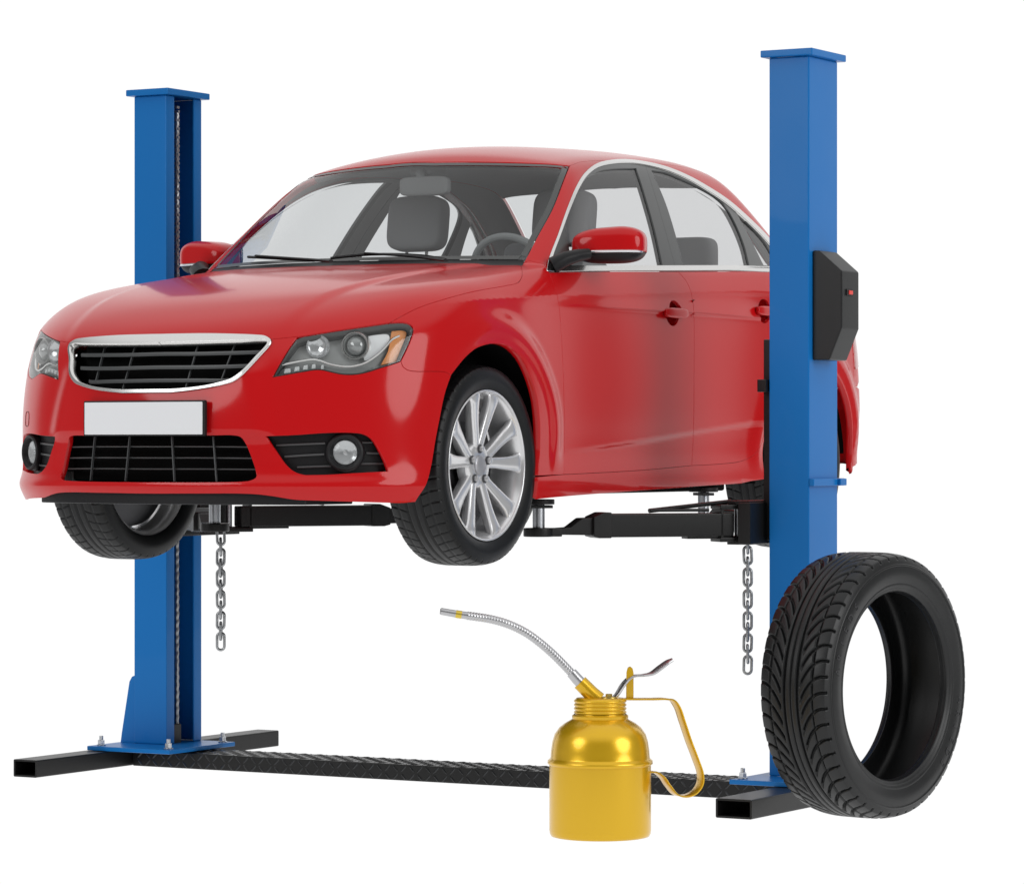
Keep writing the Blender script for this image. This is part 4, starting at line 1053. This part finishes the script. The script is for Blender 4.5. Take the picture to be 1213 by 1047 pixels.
MB().tube([cp(709,829),cp(700,821),cp(687,808)],[.030,.0285,.0275],24).build('spout_socket',Yl,can)
MB().tube([cp(690,811),cp(684,804.5),cp(677,796.5)],[.0205,.0205,.0195],24).build('ferrule',Ml,can)
sp=catmull([cp(678.5,798.5),cp(669,788.5),cp(655,774.5),cp(640,761.5),cp(625,750.5),cp(610,742.5),cp(595,736.8),cp(580,733),cp(565,730.6),cp(553,729)],24)
rad=.0128+.0012*np.sign(np.sin(np.arange(len(sp))*2*np.pi/4.3))
# corrugated hose
d_=np.r_[0,np.cumsum(np.linalg.norm(np.diff(sp,axis=0),axis=1))]; ss=np.arange(0,d_[-1],.0013); sp2=np.c_[[np.interp(ss,d_,sp[:,i]) for i in range(3)]].T
MB().tube(sp2,.0140+.0016*np.abs(np.sin(ss*np.pi/.0105)),18).build('flexible_spout',Ml,can)
tp=[cp(556,729.4),cp(545,727.8),cp(533,725.8),cp(522,723.8)]
MB().tube(tp,[.0135,.0133,.0128,.0125],20).build('spout_tip',Ml,can)
MB().tube([cp(522.2,723.8),cp(521.4,723.7)],.0098,16).build('spout_bore',M['well'],can)
MB().tube([cp(547,728.1),cp(540,727)],.0142,20).build('brass_band',mat('brass_band',(.70,.52,.08),rough=.3,metal=.8),can)
# handle strap
def strap(pts,w,t,name,m,k=8,yoff=0,tw=0,parent=None):
    P=catmull(pts,k); T=np.gradient(P,axis=0); T/=np.linalg.norm(T,axis=1,keepdims=True); V=[]
    n=len(P)
    for i in range(n):
        b=np.array([math.sin(tw),math.cos(tw),0]); b=b-T[i]*(b@T[i]); b/=np.linalg.norm(b); nn=np.cross(T[i],b); ww=w if np.isscalar(w) else np.interp(i/(n-1),np.linspace(0,1,len(w)),w)
        for a,c in ((-1,-.6),(-.9,-1),(.9,-1),(1,-.6),(1,.6),(.9,1),(-.9,1),(-1,.6)): V.append(P[i]+b*a*ww/2+nn*c*t/2)
    F_=[(i*8+q,i*8+(q+1)%8,(i+1)*8+(q+1)%8,(i+1)*8+q) for i in range(n-1) for q in range(8)]+[tuple(range(8))[::-1],tuple(range((n-1)*8,n*8))]
    return mesh_obj(name,V,F_,m,parent if parent is not None else can,angle=50)
strap([cp(722,827.3),cp(745,827.6),cp(770,827.6),cp(788,827.6),cp(796,829.5),cp(802,837),cp(808,854),cp(816,878),cp(824,899),cp(829.5,916),cp(829,928),cp(822,938),cp(811,942.3),cp(800,940),cp(791,930),cp(784,920),cp(776,914.5),cp(770,913.5)],.060,.0065,'handle',Yl,tw=-.36)
addp=MB(); addp.prism([(gx(741.5),gz(829)),(gx(750.5),gz(829)),(gx(750.5),gz(797)),(gx(749.5),gz(791.5)),(gx(746.5),gz(789)),(gx(743.5),gz(790.5)),(gx(742),gz(796))],-.004,.008,'y',bev=.002); addp.build('lever_bracket',Yl,can)
strap([cp(725,829),cp(731,822),cp(738,811),cp(745,803.5),cp(751,800.5),cp(762,799.5),cp(772,797.3),cp(782,790.5),cp(791,784),cp(797,781)],[.030,.036,.042,.036,.028,.036,.050,.056,.050,.030],.0075,'pump_lever',Ml,tw=-.35)
mb=MB(); addcyl(mb,.030,.008,(gx(721),-.035,gz(826.2)-.002),'z',24,bev=.003); addcyl(mb,.012,.016,(gx(721),-.035,gz(826)),'z',6); mb.build('cap_screw',mat('brass_screw',(.55,.42,.12),rough=.35,metal=.9),can)
# ------------------------------------------------------------ floor: added white sheet, made to glow so no contact shadows show
fm=bpy.data.materials.new('glowing_white_floor'); fm.use_nodes=True; t=fm.node_tree; t.nodes.clear()
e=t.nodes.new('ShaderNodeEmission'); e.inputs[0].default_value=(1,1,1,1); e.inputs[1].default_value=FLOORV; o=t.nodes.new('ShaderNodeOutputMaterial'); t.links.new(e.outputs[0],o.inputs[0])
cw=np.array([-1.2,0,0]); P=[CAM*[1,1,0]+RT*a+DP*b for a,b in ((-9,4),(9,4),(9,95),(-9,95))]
fl=mesh_obj('floor',P,[(0,1,2,3)],fm,flat=True); fl['kind']='structure'; fl['label']='plain white floor sheet, made to glow without shadows'
